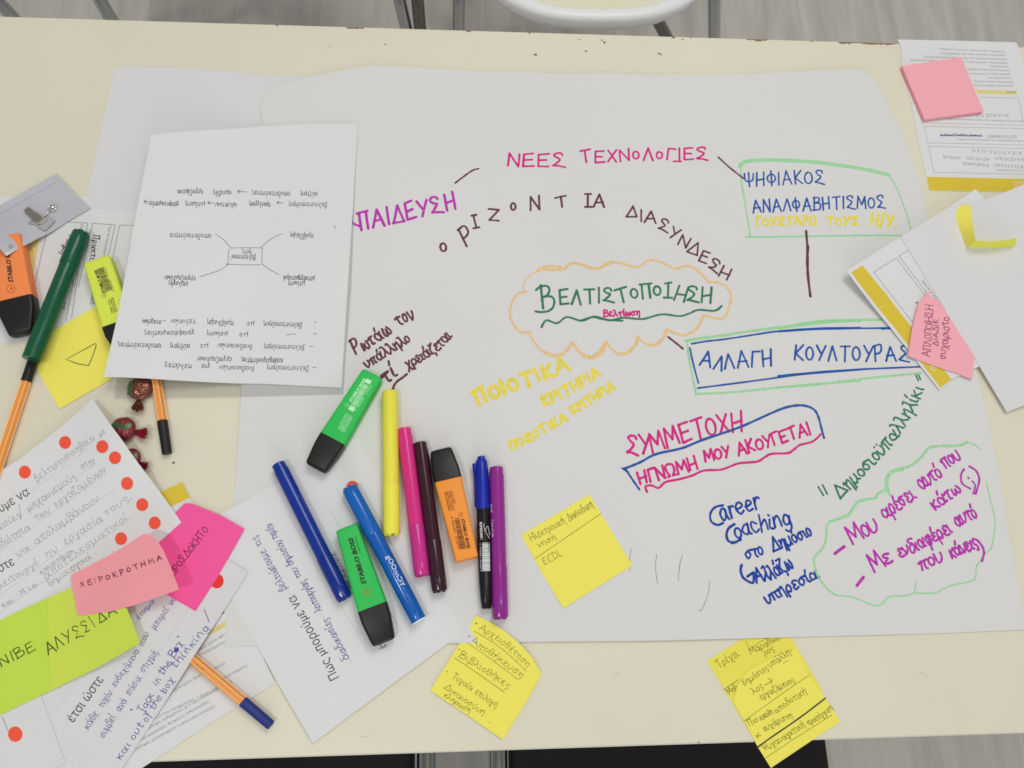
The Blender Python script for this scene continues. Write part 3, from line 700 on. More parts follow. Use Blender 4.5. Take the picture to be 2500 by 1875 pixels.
# ================================================================== pens
def plast(name, rgb, rough=.17, k=1.0, spec=.38): return mat(name, rgb, rough, spec, k=k)
def lathe(parent, name, A, B, prof, material, n=28, flute=None, sharp=35, hexa=False):
    """surface of revolution from A to B; prof = (mm along, radius mm)"""
    A = Vector(A); B = Vector(B); d = (B - A).normalized(); up = Vector((0, 0, 1)); up = (up - up.dot(d) * d).normalized(); sd = d.cross(up)
    if hexa: n = 6
    V = []; F = []
    for t, r in prof:
        for k in range(n):
            a = 2 * math.pi * (k + (.5 if hexa else 0)) / n; rr = r
            if flute and flute[0] <= t <= flute[1] and k % 2: rr = r - flute[2]
            V.append(tuple(A + d * (t / 1000) + (up * math.cos(a) + sd * math.sin(a)) * (rr / 1000)))
    m = len(prof)
    for i in range(m - 1):
        for k in range(n): q = (k + 1) % n; F.append((i * n + k, i * n + q, (i + 1) * n + q, (i + 1) * n + k))
    F.append(tuple(range(n))[::-1]); F.append(tuple(range((m - 1) * n, m * n)))
    F = [tuple(reversed(f)) for f in F]
    me = link(name, V, F, material, parent, smooth=not hexa, sharp=sharp)
    bm = bmesh.new(); bm.from_mesh(me.data); bmesh.ops.recalc_face_normals(bm, faces=bm.faces[:]); bm.to_mesh(me.data); bm.free()
    if not hexa: me.data.set_sharp_from_angle(angle=math.radians(sharp))
    return me
def axis(crop, a, b, wpx, base=None, lift=(0, 0)):
    pa, pb = px(crop, a), px(crop, b); r = 6.0
    for _ in range(3):
        z = (base if base is not None else 1.2) + r
        A = Vector(bp(pa, z)); B = Vector(bp(pb, z)); L = (B - A).length * 1000
        r = wpx * CR[crop][2] / math.dist(pa, pb) * L / 2
    r *= 1.16
    b0 = base if base is not None else max(fh(*A), fh(*B), 1.3) + .15
    return Vector((A.x, A.y, TOP + (b0 + r + lift[0]) / 1000)), Vector((B.x, B.y, TOP + (b0 + r + lift[1]) / 1000)), r, L
def cyl_surf(parent, A, B, r):
    d = (B - A).normalized()
    def f(x, y):
        v = Vector((x, y)) - A.xy; d2 = d.xy.normalized(); t = v.dot(d2); c = A.z + (B.z - A.z) * t / (B - A).xy.length
        off = abs(v.x * d2.y - v.y * d2.x) * 1000
        return (c - TOP) * 1000 + math.sqrt(max(.02, r * r - min(off, r * .98) ** 2))
    return Surf(parent, f)
def felt_pen(crop, a, b, wpx, seam, m, mc, label, base=None, lift=(0, 0), plug=True, endm=None, group='felt-tip pens laid side by side', slots=True, capfirst=False):
    A, B, r, L = axis(crop, a, b, wpx, base, lift)
    root = tag(empty('felt_tip_pen', ((A + B) / 2).xy.to_3d() + Vector((0, 0, min(A.z, B.z) - r / 1000))), label, 'felt-tip pen', group)
    rb = r * .94; s = L * seam; e = L
    if not capfirst:
        body = [(0, rb * .80), (.6, rb * .90)] + ([(7, rb * .92), (7.3, rb)] if plug else [(2.0, rb)]) + [(s + 1, rb)]
        cap = [(s, r * .9), (s + .15, r * .985), (s + .6, r), (e - 12, r * .985), (e - 11.9, r * .98), (e - 1.2, r * .95), (e - .5, r * .90), (e, r * .80)]
        bo = lathe(root, 'body', A, B, body, m); cp = lathe(root, 'cap', A, B, cap, mc, n=44, flute=(e - 11.95, e - 1, .32), sharp=30)
        E_, D_ = B, (B - A).normalized()
    else:
        cap = [(0, r * .78), (.5, r * .88), (1.4, r * .94), (10, r * .98), (s - .6, r), (s - .1, r * .985), (s, r * .92)]
        body = [(s - 1, rb), (e - 9, rb), (e - 8.7, rb * .985), (e, rb * .97)]
        cp = lathe(root, 'cap', A, B, cap, mc, n=44, flute=(.4, 9, .28), sharp=30); bo = lathe(root, 'body', A, B, body, m)
        E_, D_ = A, (A - B).normalized()
    if slots:      # the vent prongs that stand out of the end of the cap
        up = Vector((0, 0, 1)); sd = D_.cross(up).normalized(); up = sd.cross(D_)
        for k in range(5):
            an = 2 * math.pi * k / 5 + .3; c = E_ + (up * math.cos(an) + sd * math.sin(an)) * (r * .62 / 1000)
            lathe(cp, 'vent_prong', c - D_ * .001, c + D_ * .0012, [(0, r * .24), (1.7, r * .24), (2.2, r * .17)], mc, n=8)
        lathe(cp, 'end_shade_disc', E_ - D_ * .0008, E_ + D_ * .0002, [(0, r * .30), (.95, r * .30)], mat('recess_shade', (30, 26, 30), .8), n=10)  # dark disc on the cap end, coloured as the shade inside a hole
    if endm: lathe(bo, 'end_plug', B - (B - A).normalized() * .0006, B + (B - A).normalized() * .0009, [(0, r * .90), (1.3, r * .90), (1.5, r * .8)], endm)
    return bo, A, B, r, L

felt_pen('M', (360, 92), (808, 998), 92, .70, plast('dark_blue_plastic', (12, 44, 134)), plast('dark_blue_plastic_cap', (10, 40, 124)), 'dark blue felt-tip pen, leftmost in the group, lying across the printed-question sheet')
rt, A, B, r, L = felt_pen('N', (340, 757), (714, 1470), 78, .36, plast('azure_plastic', (8, 84, 162)), plast('azure_plastic_cap', (10, 90, 168)), 'bright blue felt-tip pen with white lettering, its head on a red dot', capfirst=True, endm=mat('white_end_plug', (226, 236, 238), .4))
typed(cyl_surf(rt, A, B, r * .94), 'gOOnnDY', 'a', (512, 600), (718, 1012), 66, 'white', name='brand_lettering', lift=.06)
felt_pen('N', (557, 235), (568, 1008), 79, .665, plast('yellow_plastic', (218, 209, 66), .5), plast('yellow_plastic_cap', (222, 214, 68), .5), 'yellow felt-tip pen, its cap end beside the green highlighter', plug=False)
felt_pen('N', (635, 437), (733, 1228), 75, .67, plast('magenta_plastic', (200, 44, 120)), plast('magenta_plastic_cap', (186, 44, 128)), 'magenta felt-tip pen between the yellow and the maroon pens')
felt_pen('N', (720, 513), (827, 1312), 74, .67, plast('maroon_plastic', (52, 20, 32)), plast('maroon_plastic_cap', (50, 22, 34)), 'dark maroon felt-tip pen between the magenta pen and the orange highlighter')
rt, A, B, r, L = felt_pen('N', (1132, 645), (1153, 1458), 76, .67, plast('violet_plastic', (134, 38, 128)), plast('violet_plastic_cap', (132, 36, 128)), 'violet felt-tip pen lying against the black permanent marker, rightmost of the pens')
typed(cyl_surf(rt, A, B, r * .94), 'ca  loca', 'c', (361, 480), (374, 780), 18, 'white', name='brand_lettering', lift=.06)
# green pen at left, its lower end propped on the orange fineliner
felt_pen('D', (556, 470), (237, 1338), 100, .27, plast('bottle_green_plastic', (8, 78, 50), .25), plast('bottle_green_plastic_cap', (8, 76, 50), .25), 'dark green felt-tip pen lying over the end of an orange fineliner', base=.6, lift=(.4, 6.5), capfirst=True, group='felt-tip pens laid side by side')

# permanent marker
A, B, r, L = axis('N', (1050, 588), (1078, 1408), 68)
root = tag(empty('permanent_marker', ((A + B) / 2).xy.to_3d() + Vector((0, 0, A.z - r / 1000))), 'black permanent marker with blue clip cap beside the violet pen', 'marker')
s = L * .36
mcap = lathe(root, 'cap', A, B, [(0, r * .50), (.5, r * .56), (3.2, r * .58), (3.4, r * .74), (5, r * .84), (12, r * .93), (22, r * .97), (s - 1, r), (s, r * .97)], plast('royal_blue_plastic', (12, 34, 150), .3))
mbar = lathe(root, 'barrel', A, B, [(s - 1, r * .93), (s + 30, r * .95), (L * .82, r * .93), (L * .93, r * .80), (L - 1.2, r * .66), (L, r * .55)], plast('black_plastic', (20, 17, 18), .25))
CL = [px('N', p) for p in ((1014, 628), (1022, 700), (1024, 858))]
pts = [Vector((*bp(q, 8), TOP + .0085)) for q in CL]
V, F_ = tube([pts[0] + Vector((.004, 0, 0)), pts[0], pts[1], pts[2]], [.0022, .0024, .0022, .0018], 10); link('clip', V, F_, _mats['royal_blue_plastic'], mcap, smooth=True, sharp=50)
cs = cyl_surf(mbar, A, B, r * .95)
typed(cs, 'KF02301', 'c', (262, 645), (269, 800), 21, 'white', name='printed_code', bold=1, lift=.05)
typed(cs, '5 705831 023017', 'c', (262, 835), (268, 1090), 11, 'white', name='barcode_number', lift=.05)
def barcode(surf, crop, l0, l1, r0, r1, ink, blocks=False, n=30, name='barcode'):
    """bars from side line l0-l1 to side line r0-r1"""
    I_ = Ink(surf); t = 0.0; rnd = random.Random(4)
    def at(t): return ((l0[0] + (l1[0] - l0[0]) * t, l0[1] + (l1[1] - l0[1]) * t), (r0[0] + (r1[0] - r0[0]) * t, r0[1] + (r1[1] - r0[1]) * t))
    seq = []
    if blocks: seq = [(0, .13)]; t = .15
    while t < (.85 if blocks else .98):
        w = rnd.choice((.008, .012, .02, .026)); seq.append((t, t + w)); t += w + rnd.choice((.008, .012, .018))
    if blocks: seq.append((.88, 1))
    for a, b in seq:
        (ax, ay), (bx, by) = at(a), at(b); m = 4
        for i in range(m):
            f = lambda P0, P1, u: (P0[0] + (P1[0] - P0[0]) * u, P0[1] + (P1[1] - P0[1]) * u)
            q = [f(ax, ay, i / m), f(ax, ay, (i + 1) / m), f(bx, by, (i + 1) / m), f(bx, by, i / m)]
            I_.poly(pxs(crop, q), .06)
    return I_.done(name, ink)
barcode(cs, 'c', (285, 830), (285, 1092), (352, 828), (356, 1090), 'white')
I_ = Ink(cs); I_.line('c', [(315, 715), (335, 680), (352, 760)], .3); I_.line('c', [(312, 720), (350, 745)], .3); I_.line('c', [(300, 655), (308, 715), (350, 790)], .3); I_.done('nib_drawing', 'white')

# highlighters
BLK = plast('black_highlighter_cap', (22, 19, 18), .42)
def highlighter(crop, bk, jt, en, wb, wj, we, m, label, base=None, tilt=0):
    """back end, joint and cap end centres in the photograph with their widths"""
    s = CR[crop][2]; zc = 8 + (base or 1.3)
    Pb, Pj, Pe = (Vector(bp(px(crop, p), zc)) for p in (bk, jt, en))
    mmpp = (Pe - Pb).length * 1000 / math.dist(px(crop, bk), px(crop, en))
    wb, wj, we = (w * s * mmpp / 2 for w in (wb, wj, we))
    d = (Pe - Pb).normalized(); sd = Vector((-d.y, d.x)); Lj = (Pj - Pb).dot(d) * 1000; L = (Pe - Pb).length * 1000
    b0 = base if base is not None else max(fh(*Pb), fh(*Pe), 1.3) + .15
    TH = 15.5
    root = tag(empty('highlighter', (*((Pb + Pe) / 2), TOP + b0 / 1000)), label, 'highlighter', 'chunky highlighters on the table')
    def loft(name, secs, material):
        V = []; F = []; n = 0
        for t, hw, z0, z1, rr in secs:
            rr = min(rr, hw * .9, (z1 - z0) * .45); ring = []
            for cx_, cz, a0 in ((hw - rr, z1 - rr, 0), (-hw + rr, z1 - rr, 90), (-hw + rr, z0 + rr, 180), (hw - rr, z0 + rr, 270)):
                for k in range(5):
                    a = math.radians(a0 + 22.5 * k); ring.append((cx_ + rr * math.cos(a), cz + rr * math.sin(a)))
            n = len(ring)
            for u, z in ring:
                p = Pb + d * (t / 1000) + sd * (u / 1000); V.append((p.x, p.y, TOP + (b0 + z) / 1000))
        for i in range(len(secs) - 1):
            for k in range(n): q = (k + 1) % n; F.append((i * n + k, i * n + q, (i + 1) * n + q, (i + 1) * n + k))
        F.append(tuple(range(n))[::-1]); F.append(tuple(range((len(secs) - 1) * n, len(secs) * n)))
        o = link(name, V, F, material, root, smooth=True, sharp=50)
        bm = bmesh.new(); bm.from_mesh(o.data); bmesh.ops.recalc_face_normals(bm, faces=bm.faces[:]); bm.to_mesh(o.data); bm.free()
        o.data.set_sharp_from_angle(angle=math.radians(38))
        return o
    wm = wb + (wj - wb) * .97
    hb = loft('body', [(0, wb - 1.6, 2, TH - 2, 2), (.5, wb - .6, .9, TH - .8, 2.4), (1.6, wb, .3, TH - .15, 2.6), (4, wb + .1, .0, TH, 2.6), (Lj - .3, wm, 0, TH, 2.6), (Lj + .6, wm - .3, .3, TH - .3, 2.6)], m)
    loft('cap', [(Lj + .2, wj - .7, .3, TH - .2, 2.6), (Lj + .5, wj + .05, -.05, TH + .25, 2.8), (Lj + (L - Lj) * .35, wj * .95 + we * .05, 0, TH + .1, 2.8), (L - 3, we + .9, 2.2, TH - 2.3, 3), (L - .9, we + .1, 3, TH - 3.1, 2.4), (L, we - 1.4, 4, TH - 4.3, 1.8)], BLK)
    return Surf(hb, const(b0 + TH + .02))
def logo(surf, crop, c, r, ink, inner):
    I_ = Ink(surf); q = [(c[0] + r * math.cos(t * math.pi / 9), c[1] + r * math.sin(t * math.pi / 9)) for t in range(19)]
    I_.line(crop, q, max(.25, r * CR[crop][2] * .05), wv=0); I_.done('round_emblem', ink)
    I_ = Ink(surf); q = [(c[0] - r * .1, c[1] - r * .5), (c[0] + r * .35, c[1] - r * .35), (c[0] + r * .2, c[1] + r * .1), (c[0] + r * .45, c[1] + r * .4), (c[0] + r * .1, c[1] + r * .3), (c[0] - r * .15, c[1] + r * .1)]
    I_.poly(pxs(crop, q)[::-1], .07); I_.done('emblem_figure', inner)
HG = plast('bright_green_plastic', (44, 176, 78), .55, spec=.3); HO = plast('bright_orange_plastic', (255, 140, 52), .55, spec=.3)
HO2 = plast('coral_orange_plastic', (244, 128, 70), .55, spec=.3); HY = plast('lemon_plastic', (200, 212, 74), .55, spec=.3)
s1 = highlighter('N', (467, 146), (257, 497), (157, 651), 118, 146, 114, HG, 'green highlighter with white barcode print, upper of the two green ones')
typed(s1, 'STABILO BOSS', 'b', (578, 920), (853, 498), 46, 'palegreen', bold=2, name='brand_lettering')
barcode(s1, 'b', (527, 1048), (868, 480), (620, 1100), (965, 525), 'palegreen', blocks=True)
typed(s1, '4  006381  33364', 'b', (672, 1092), (965, 622), 34, 'palegreen', name='barcode_number')
for i, t in enumerate(('Art.No.70/33', 'PAPER·COPY·FAX', 'REFILLABLE', 'RECHARGEABLE')):
    typed(s1, t, 'b', (352 + 33 * i, 1408 + 22 * i), (512 + 33 * i, 1130 + 22 * i), 24, 'palegreen', bold=1, name='small_print')
logo(s1, 'b', (510, 972), 38, 'palegreen', 'palegreen')
s2 = highlighter('N', (327, 971), (464, 1398), (527, 1590), 122, 160, 118, HG, 'green highlighter with large black lettering and red emblem, lower of the two green ones')
typed(s2, 'STABILO BOSS', 'a', (245, 968), (56, 338), 60, 'print', bold=2, name='brand_lettering')
typed(s2, 'ORIGINAL', 'a', (173, 548), (100, 322), 22, 'print', name='brand_lettering')
logo(s2, 'a', (253, 1085), 52, 'redprint', 'redprint')
s3 = highlighter('N', (973, 1144), (870, 719), (832, 549), 122, 149, 112, HO, 'orange highlighter with dark barcode print beside the maroon pen')
typed(s3, 'STABILO BOSS', 'd', (712, 1010), (786, 1364), 37, 'brownprint', bold=2, name='brand_lettering')
barcode(s3, 'd', (632, 1005), (698, 1388), (688, 995), (775, 1372), 'brownprint')
typed(s3, '4 006381 333672', 'd', (586, 985), (672, 1368), 28, 'brownprint', name='barcode_number')
for i, (t, q) in enumerate((('Art.No.70/54', 150), ('PAPER·COPY·FAX', 220), ('REFILLABLE', 222), ('RECHARGEABLE', 226))):
    typed(s3, t, 'd', (590 - 27 * i, 678 + 4 * i), (590 - 27 * i + q * .245, 678 + 4 * i + q), 19, 'brownprint', bold=1, name='small_print')
logo(s3, 'd', (708, 957), 25, 'brownprint', 'brownprint')
s4 = highlighter('D', (58, 505), (112, 925), (150, 1152), 170, 206, 128, HO2, 'coral orange highlighter at the left border under the badge', base=.7)
typed(s4, 'STABILO BOSS', 'T', (176, 1598), (112, 1080), 60, 'print', bold=2, name='brand_lettering')
logo(s4, 'D', (75, 843), 27, 'redprint', 'redprint')
s5 = highlighter('D', (668, 660), (808, 1085), (862, 1262), 158, 178, 120, HY, 'lemon yellow highlighter half hidden by the white page', base=1.2)
typed(s5, 'STABILO BOSS', 'D', (713, 868), (655, 712), 22, 'print', bold=2, name='brand_lettering')
barcode(s5, 'D', (716, 866), (655, 704), (757, 850), (692, 693), 'print')
typed(s5, '4 006381 333627', 'D', (776, 862), (706, 688), 15, 'print', name='barcode_number')
for i in range(3): typed(s5, ('PAPER·COPY', 'REFILLABLE', 'RECHARGE')[i], 'D', (762 + 14 * i, 1008 - 6 * i), (736 + 14 * i, 912 - 6 * i), 10, 'print', bold=1, name='small_print')
logo(s5, 'D', (702, 886), 15, 'print', 'print')

# orange hexagonal fineliners
FO = plast('fineliner_orange', (222, 138, 58), .45)
def fineliner(crop, a, j, b, w, capm, label, base=.3, za=None, text=None):
    """a = tail (or where it leaves the picture), j = start of the cap, b = cap end"""
    pa, pj, pb = px(crop, a), px(crop, j), px(crop, b); r = 4.2; z = base + r
    A, J_, B = (Vector((*bp(q, z), TOP + z / 1000)) for q in (pa, pj, pb))
    L = (B - A).length * 1000; r = w * CR[crop][2] * L / math.dist(pa, pb) / 2
    dz = base + r * .9
    for v in (A, J_, B): v.z = TOP + dz / 1000
    if za: A.z = TOP + (za + r) / 1000
    root = tag(empty('fineliner', (*((A + B) / 2).xy, TOP + base / 1000)), label, 'fineliner', 'orange hexagonal fineliners')
    Lj = (J_ - A).length * 1000
    br = lathe(root, 'barrel', A, B, [(0, r * .96), (Lj + .5, r * .96)], FO, hexa=True)
    lathe(root, 'cap', A, B, [(Lj, r * .9), (Lj + .3, r * 1.0), (L - 1, r * .93), (L, r * .85)], capm, n=24)
    d = (B - A).normalized(); up = Vector((0, 0, 1)); up = (up - up.dot(d) * d).normalized(); sd = d.cross(up)
    for k in (5, 0, 4, 1):
        an = 2 * math.pi * (k + .5) / 6; o = (up * math.cos(an) + sd * math.sin(an)) * (r * .955 / 1000)
        V, F_ = tube([A + o, A + o + d * (Lj / 1000)], .00032, 6); link('ridge_stripe', V, F_, mat('pale_ridge_stripe', (244, 206, 158), .4), br)
    if text:
        cs = cyl_surf(br, A, B, r * .80); typed(cs, text[0], crop, text[1], text[2], text[3], 'brownprint', bold=2, name='brand_lettering', lift=.22)
    return root
blackcap = plast('black_pen_cap', (22, 17, 20), .5); bluecap = plast('navy_pen_cap', (26, 42, 112), .5)
fineliner('Z', (-55, 1292), (62, 932), (92, 845), 25, blackcap, 'orange fineliner with black cap running off the left border', base=.5)
fineliner('U', (520, 40), (607, 612), (657, 945), 96, blackcap, 'orange fineliner with black cap beside the foil-wrapped sweets', base=.3, text=('STABILO', (540, 335), (522, 205), 26))
fineliner('Z', pen3a, (592, 1713), (662, 1771), 25, bluecap, 'orange fineliner with dark blue cap pointing to the near table edge', base=1.2, text=('STABILO', (497, 1634), (466, 1612), 8))

# ================================================================== pad, folded strip
def pad(crop, quad, th, base, material, label):
    q0 = [Vector(bp(px(crop, p), base + th)) for p in quad]; V = []; F = []
    nl = 9
    for i in range(nl + 1):
        for e in (0, 1):
            j = random.uniform(-.00018, .00018)
            if i == nl and e: continue
            z = TOP + (base + th * (i + (.92 if e else 0)) / nl) / 1000
            if i == nl: z = TOP + (base + th) / 1000
            ce = sum(q0, Vector((0, 0))) / 4
            for p in q0: dd = (p - ce).normalized() * (j if e else j - .0002); V.append((p.x + dd.x, p.y + dd.y, z))
    m = len(V) // 4
    F.append((3, 2, 1, 0))
    for k in range(m - 1):
        for j in range(4): a = 4 * k + j; b = 4 * k + (j + 1) % 4; F.append((a, b, b + 4, a + 4))
    F.append(tuple(4 * (m - 1) + j for j in range(4)))
    o = link('sticky_note_pad', V, F, material); 
    bm = bmesh.new(); bm.from_mesh(o.data); bmesh.ops.recalc_face_normals(bm, faces=bm.faces[:]); bm.to_mesh(o.data); bm.free()
    return tag(o, label, 'sticky note pad')
pad('R', [(205, 318), (775, 235), (995, 757), (425, 835)], 4.2, 1.0, STP, 'thick pad of blank pink sticky notes on the upper right form')
z0 = 3.2
def grid(rowA, rowB, name, material, parent, th=.12):
    V = []; F = []; n = len(rowA); m = 5
    for a, b in zip(rowA, rowB):
        for k in range(m): V.append(tuple(a.lerp(b, k / (m - 1))))
    N = len(V); c = Vector((.0001, -.0001, -.00008)); V += [(v[0] + c.x, v[1] + c.y, v[2] + c.z) for v in V]
    for i in range(n - 1):
        for k in range(m - 1): a = i * m + k; F.append((a, a + 1, a + m + 1, a + m)); F.append((a + N, a + m + N, a + m + 1 + N, a + 1 + N))
    return link(name, V, F, material, parent, smooth=True)
def s3d(p, z, crop='S'): q = px(crop, p); return Vector((*bp(q, z), TOP + z / 1000))
zb = r4_h(*bp(px('S', (1250, 600)), 5)) + .4
root = tag(empty('folded_sticky_strip', s3d((1230, 640), zb)), 'yellow sticky strip bent into an L and standing on the blank sheet at right', 'sticky note')
L0 = [s3d(p, zb) for p in ((1086, 345), (1084, 385), (1086, 425), (1120, 500), (1160, 590), (1200, 677))]
R0 = [s3d(p, z) for p, z in (((1225, 330), zb + 7), ((1231, 385), zb + 8.5), ((1237, 430), zb + 10), ((1246, 500), zb + 12), ((1255, 560), zb + 14), ((1266, 618), zb + 15.5))]
grid(L0, R0, 'leaning_arm', STY, root)
L1 = [s3d(p, zb) for p in ((1201, 678), (1280, 680), (1380, 681), (1470, 680), (1540, 674), (1590, 668))]
R1 = [s3d(p, zb + 15.5) for p in ((1266, 618), (1330, 626), (1410, 627), (1490, 620), (1560, 608), (1597, 602))]
grid(L1, R1, 'upright_arm', STS, root)

# ================================================================== sweets
def fan(parent, name, base_p, dirv, L, w0, w1, z, material, ripple=.0016, n=22, m=7, seed=0, fold=5):
    """gathered foil or film that opens out from a twist"""
    b = Vector(base_p); d = Vector((*dirv, 0)).normalized(); s = Vector((-d.y, d.x, 0)); V = []; F = []
    rnd = random.Random(seed); ph = rnd.random() * 6
    for i in range(m):
        t = i / (m - 1); w = w0 + (w1 - w0) * t ** .8
        for k in range(n):
            u = k / (n - 1) * 2 - 1
            p = b + d * (L * t * (1 - .22 * u * u + .06 * math.sin(u * 9 + ph))) + s * (w * u / 2)
            p.z = z + ripple * (.3 + t) * math.sin(u * fold * 3.1 + ph + t * 2) + rnd.uniform(-.0003, .0003)
            V.append(tuple(p))
    for i in range(m - 1):
        for k in range(n - 1): a = i * n + k; F.append((a, a + 1, a + n + 1, a + n))
    return link(name, V, F, material, parent)
FILM = mat('clear_cellophane', (225, 225, 220), .06, 1.0, alpha=.16, raw=(.10, .10, .10, 1), bump=.6, bscale=260)
COPPER = mat('copper_foil', (190, 110, 84), .2, .6, metal=.6, raw=(.27, .07, .03, 1)); RED = mat('red_foil', (190, 30, 56), .18, .6, metal=.3, bump=1.0, bscale=500, raw=(.30, .004, .015, 1))
GRN = mat('green_foil', (84, 116, 72), .35, .5, metal=.3, raw=(.06, .14, .03, 1))
def sweet(c, r, h, ang, foil, label, dots, base=.3):
    """round sweet in foil under cellophane with a twisted end pointing along ang"""
    cx_, cy_ = c; root = tag(empty('wrapped_sweet', (cx_, cy_, TOP + base / 1000)), label, 'sweet', 'foil-wrapped sweets')
    V = []; F = []; nu, nv = 36, 16; rnd = random.Random(len(label))
    for j in range(nv):
        ph = math.pi * j / (nv - 1)
        for i in range(nu):
            th = 2 * math.pi * i / nu; k = 1 + .02 * math.sin(7 * th + 3 * ph) + rnd.uniform(-.012, .012)
            V.append((cx_ + r * k * math.sin(ph) * math.cos(th), cy_ + r * k * math.sin(ph) * math.sin(th), TOP + base / 1000 + h / 2 * (1 - math.cos(ph) * (1 + .04 * math.sin(th * 5)))))
    for j in range(nv - 1):
        for i in range(nu): q = (i + 1) % nu; F.append((j * nu + i, j * nu + q, (j + 1) * nu + q, (j + 1) * nu + i))
    link('foil_body', V, F, foil, root)
    # embossed beads of the foil
    def top(x, y): 
        d2 = (x * x + y * y) / (r * r); return TOP + base / 1000 + h / 2 * (1 + math.sqrt(max(0, 1 - d2)))
    V = []; F = []; st = .0031 if dots else .0024
    for a in range(-6, 7):
        for b in range(-6, 7):
            x, y = a * st, b * st
            if x * x + y * y > (r * .86) ** 2: continue
            if dots and (x < -r * .42): continue
            z = top(x, y); q0 = len(V); rr = .0010 if dots else .0006
            for zz, rs in ((0, 1), (.0006, .75), (.0009, .3)):
                for k in range(7): an = k * 2 * math.pi / 7; V.append((cx_ + x + rr * rs * math.cos(an), cy_ + y + rr * rs * math.sin(an), z - .0001 + zz))
            for l in (0, 1):
                for k in range(7): q = (k + 1) % 7; F.append((q0 + l * 7 + k, q0 + l * 7 + q, q0 + (l + 1) * 7 + q, q0 + (l + 1) * 7 + k))
            F.append(tuple(q0 + 14 + k for k in range(7)))
    if dots: o = link('foil_beads', V, F, foil, root, smooth=True); o['kind'] = 'stuff'
    # green label on the foil
    V = []; F = []; rows = 7; cols = 12
    for i in range(rows):
        for k in range(cols):
            if dots: x = -r * (.97 - .5 * i / (rows - 1)); y = r * (k / (cols - 1) - .5) * 1.5 * (1 - .25 * (1 - i / (rows - 1)))
            else: x = r * (k / (cols - 1) - .5) * 1.55; y = r * (.12 + (i / (rows - 1) - .5) * .42 + .1 * math.sin(k * .7))
            V.append((cx_ + x, cy_ + y, top(x, y) + .00035))
    for i in range(rows - 1):
        for k in range(cols - 1): a = i * cols + k; F.append((a, a + 1, a + cols + 1, a + cols))
    link('green_label', V, F, GRN, root, smooth=True)
    d = (math.cos(ang), math.sin(ang)); e = (cx_ + d[0] * r * .93, cy_ + d[1] * r * .93, 0); z = TOP + base / 1000 + h * .38
    fan(root, 'twisted_end', e, d, r * 1.0, r * .28, r * 1.0, z, foil if dots else mat('bright_red_foil', (210, 30, 60), .2, .6, metal=.2, raw=(.5, .012, .045, 1)), seed=3, ripple=.0014, n=30)
    fan(root, 'cellophane', e, d, r * 1.5, r * .3, r * 1.9, z + .0006, FILM, seed=5, ripple=.002, fold=3)
    V = []; F = []
    for j in range(nv // 2 + 2):
        ph = math.pi - math.pi / 2 * j / (nv // 2 + 1)
        for i in range(nu):
            th = 2 * math.pi * i / nu; k = 1.05 + .04 * math.sin(5 * th + 2 * ph) + rnd.uniform(-.01, .01)
            V.append((cx_ + r * k * math.sin(ph) * math.cos(th), cy_ + r * k * math.sin(ph) * math.sin(th), TOP + base / 1000 + h / 2 * (1 - math.cos(ph) * 1.08) + .0004))
    for j in range(nv // 2 + 1):
        for i in range(nu): q = (i + 1) % nu; F.append((j * nu + i, j * nu + q, (j + 1) * nu + q, (j + 1) * nu + i))
    link('cellophane', V, F, FILM, root)
ca = bp(px('U', (385, 285)), 6); cb = bp(px('U', (210, 695)), 6); cc = bp(px('U', (285, 985)), 5)
mmu = (Vector(bp(px('U', (515, 285)), 6)) - Vector(ca)).length
sweet(ca, mmu * .97, .0115, math.radians(-92), COPPER, 'copper foil sweet with beaded wrapper peeping out under the white page', True, base=.9)
sweet(cb, mmu * .97, .0115, math.radians(-12), RED, 'red foil sweet with a green label beside the dotted sheet', False)
sweet(cc, mmu * .76, .0080, math.radians(-32), RED, 'red foil sweet almost hidden under the dotted sheet', False)

# ================================================================== name badge
bh = add(const(1.6), gbump(px('T', (60, 1330)), 34, 17.5), gbump(px('T', (-200, 1150)), 34, 8))
bd = sheet('name_badge', pxs('T', P('760,130 960,340 1220,600 900,785 500,1010 90,1242 40,1190 0,1150 -420,800 -300,700 0,560 380,345')), bh, mat('milky_vinyl', (190, 188, 194), .14, .6, var=.03, vscale=30, alpha=.82), step=8, th=.5, label='empty milky vinyl badge holder with a metal clip, over the coral highlighter', cat='badge holder')
fold = patch(bd, 'T', P('700,170 760,240 380,455 0,670 -200,780 -250,700 0,565 380,348'), mat('vinyl_weld', (176, 176, 182), .3, .4), 'weld_strip', .3)
BR = mat('brushed_nickel', (160, 152, 128), .28, .5, metal=.9, raw=(.42, .38, .28, 1))
def bar(parent, name, crop, pts, w, z0, th, material, n=6):
    q = pxs(crop, pts); P3 = [hit(p, lambda x, y: bh(x, y) + z0) for p in q]; V = []; F = []
    for i, p in enumerate(P3):
        d = (P3[min(i + 1, len(P3) - 1)] - P3[max(0, i - 1)]).normalized(); s = Vector((-d.y, d.x, 0)).normalized()
        for u, z in ((-1, 0), (-1, .7), (-.8, 1), (.8, 1), (1, .7), (1, 0)): V.append(tuple(p + s * (w * u / 2000) + Vector((0, 0, th * z / 1000))))
    for i in range(len(P3) - 1):
        for k in range(6): e = (k + 1) % 6; F.append((i * 6 + k, i * 6 + e, i * 6 + 6 + e, i * 6 + 6 + k))
    F.append(tuple(range(6))); F.append(tuple(range((len(P3) - 1) * 6 + 5, (len(P3) - 1) * 6 - 1, -1)))
    o = link(name, V, F, material, parent, smooth=False)
    bm = bmesh.new(); bm.from_mesh(o.data); bmesh.ops.recalc_face_normals(bm, faces=bm.faces[:]); bm.to_mesh(o.data); bm.free()
    return o
ck = bd.obj
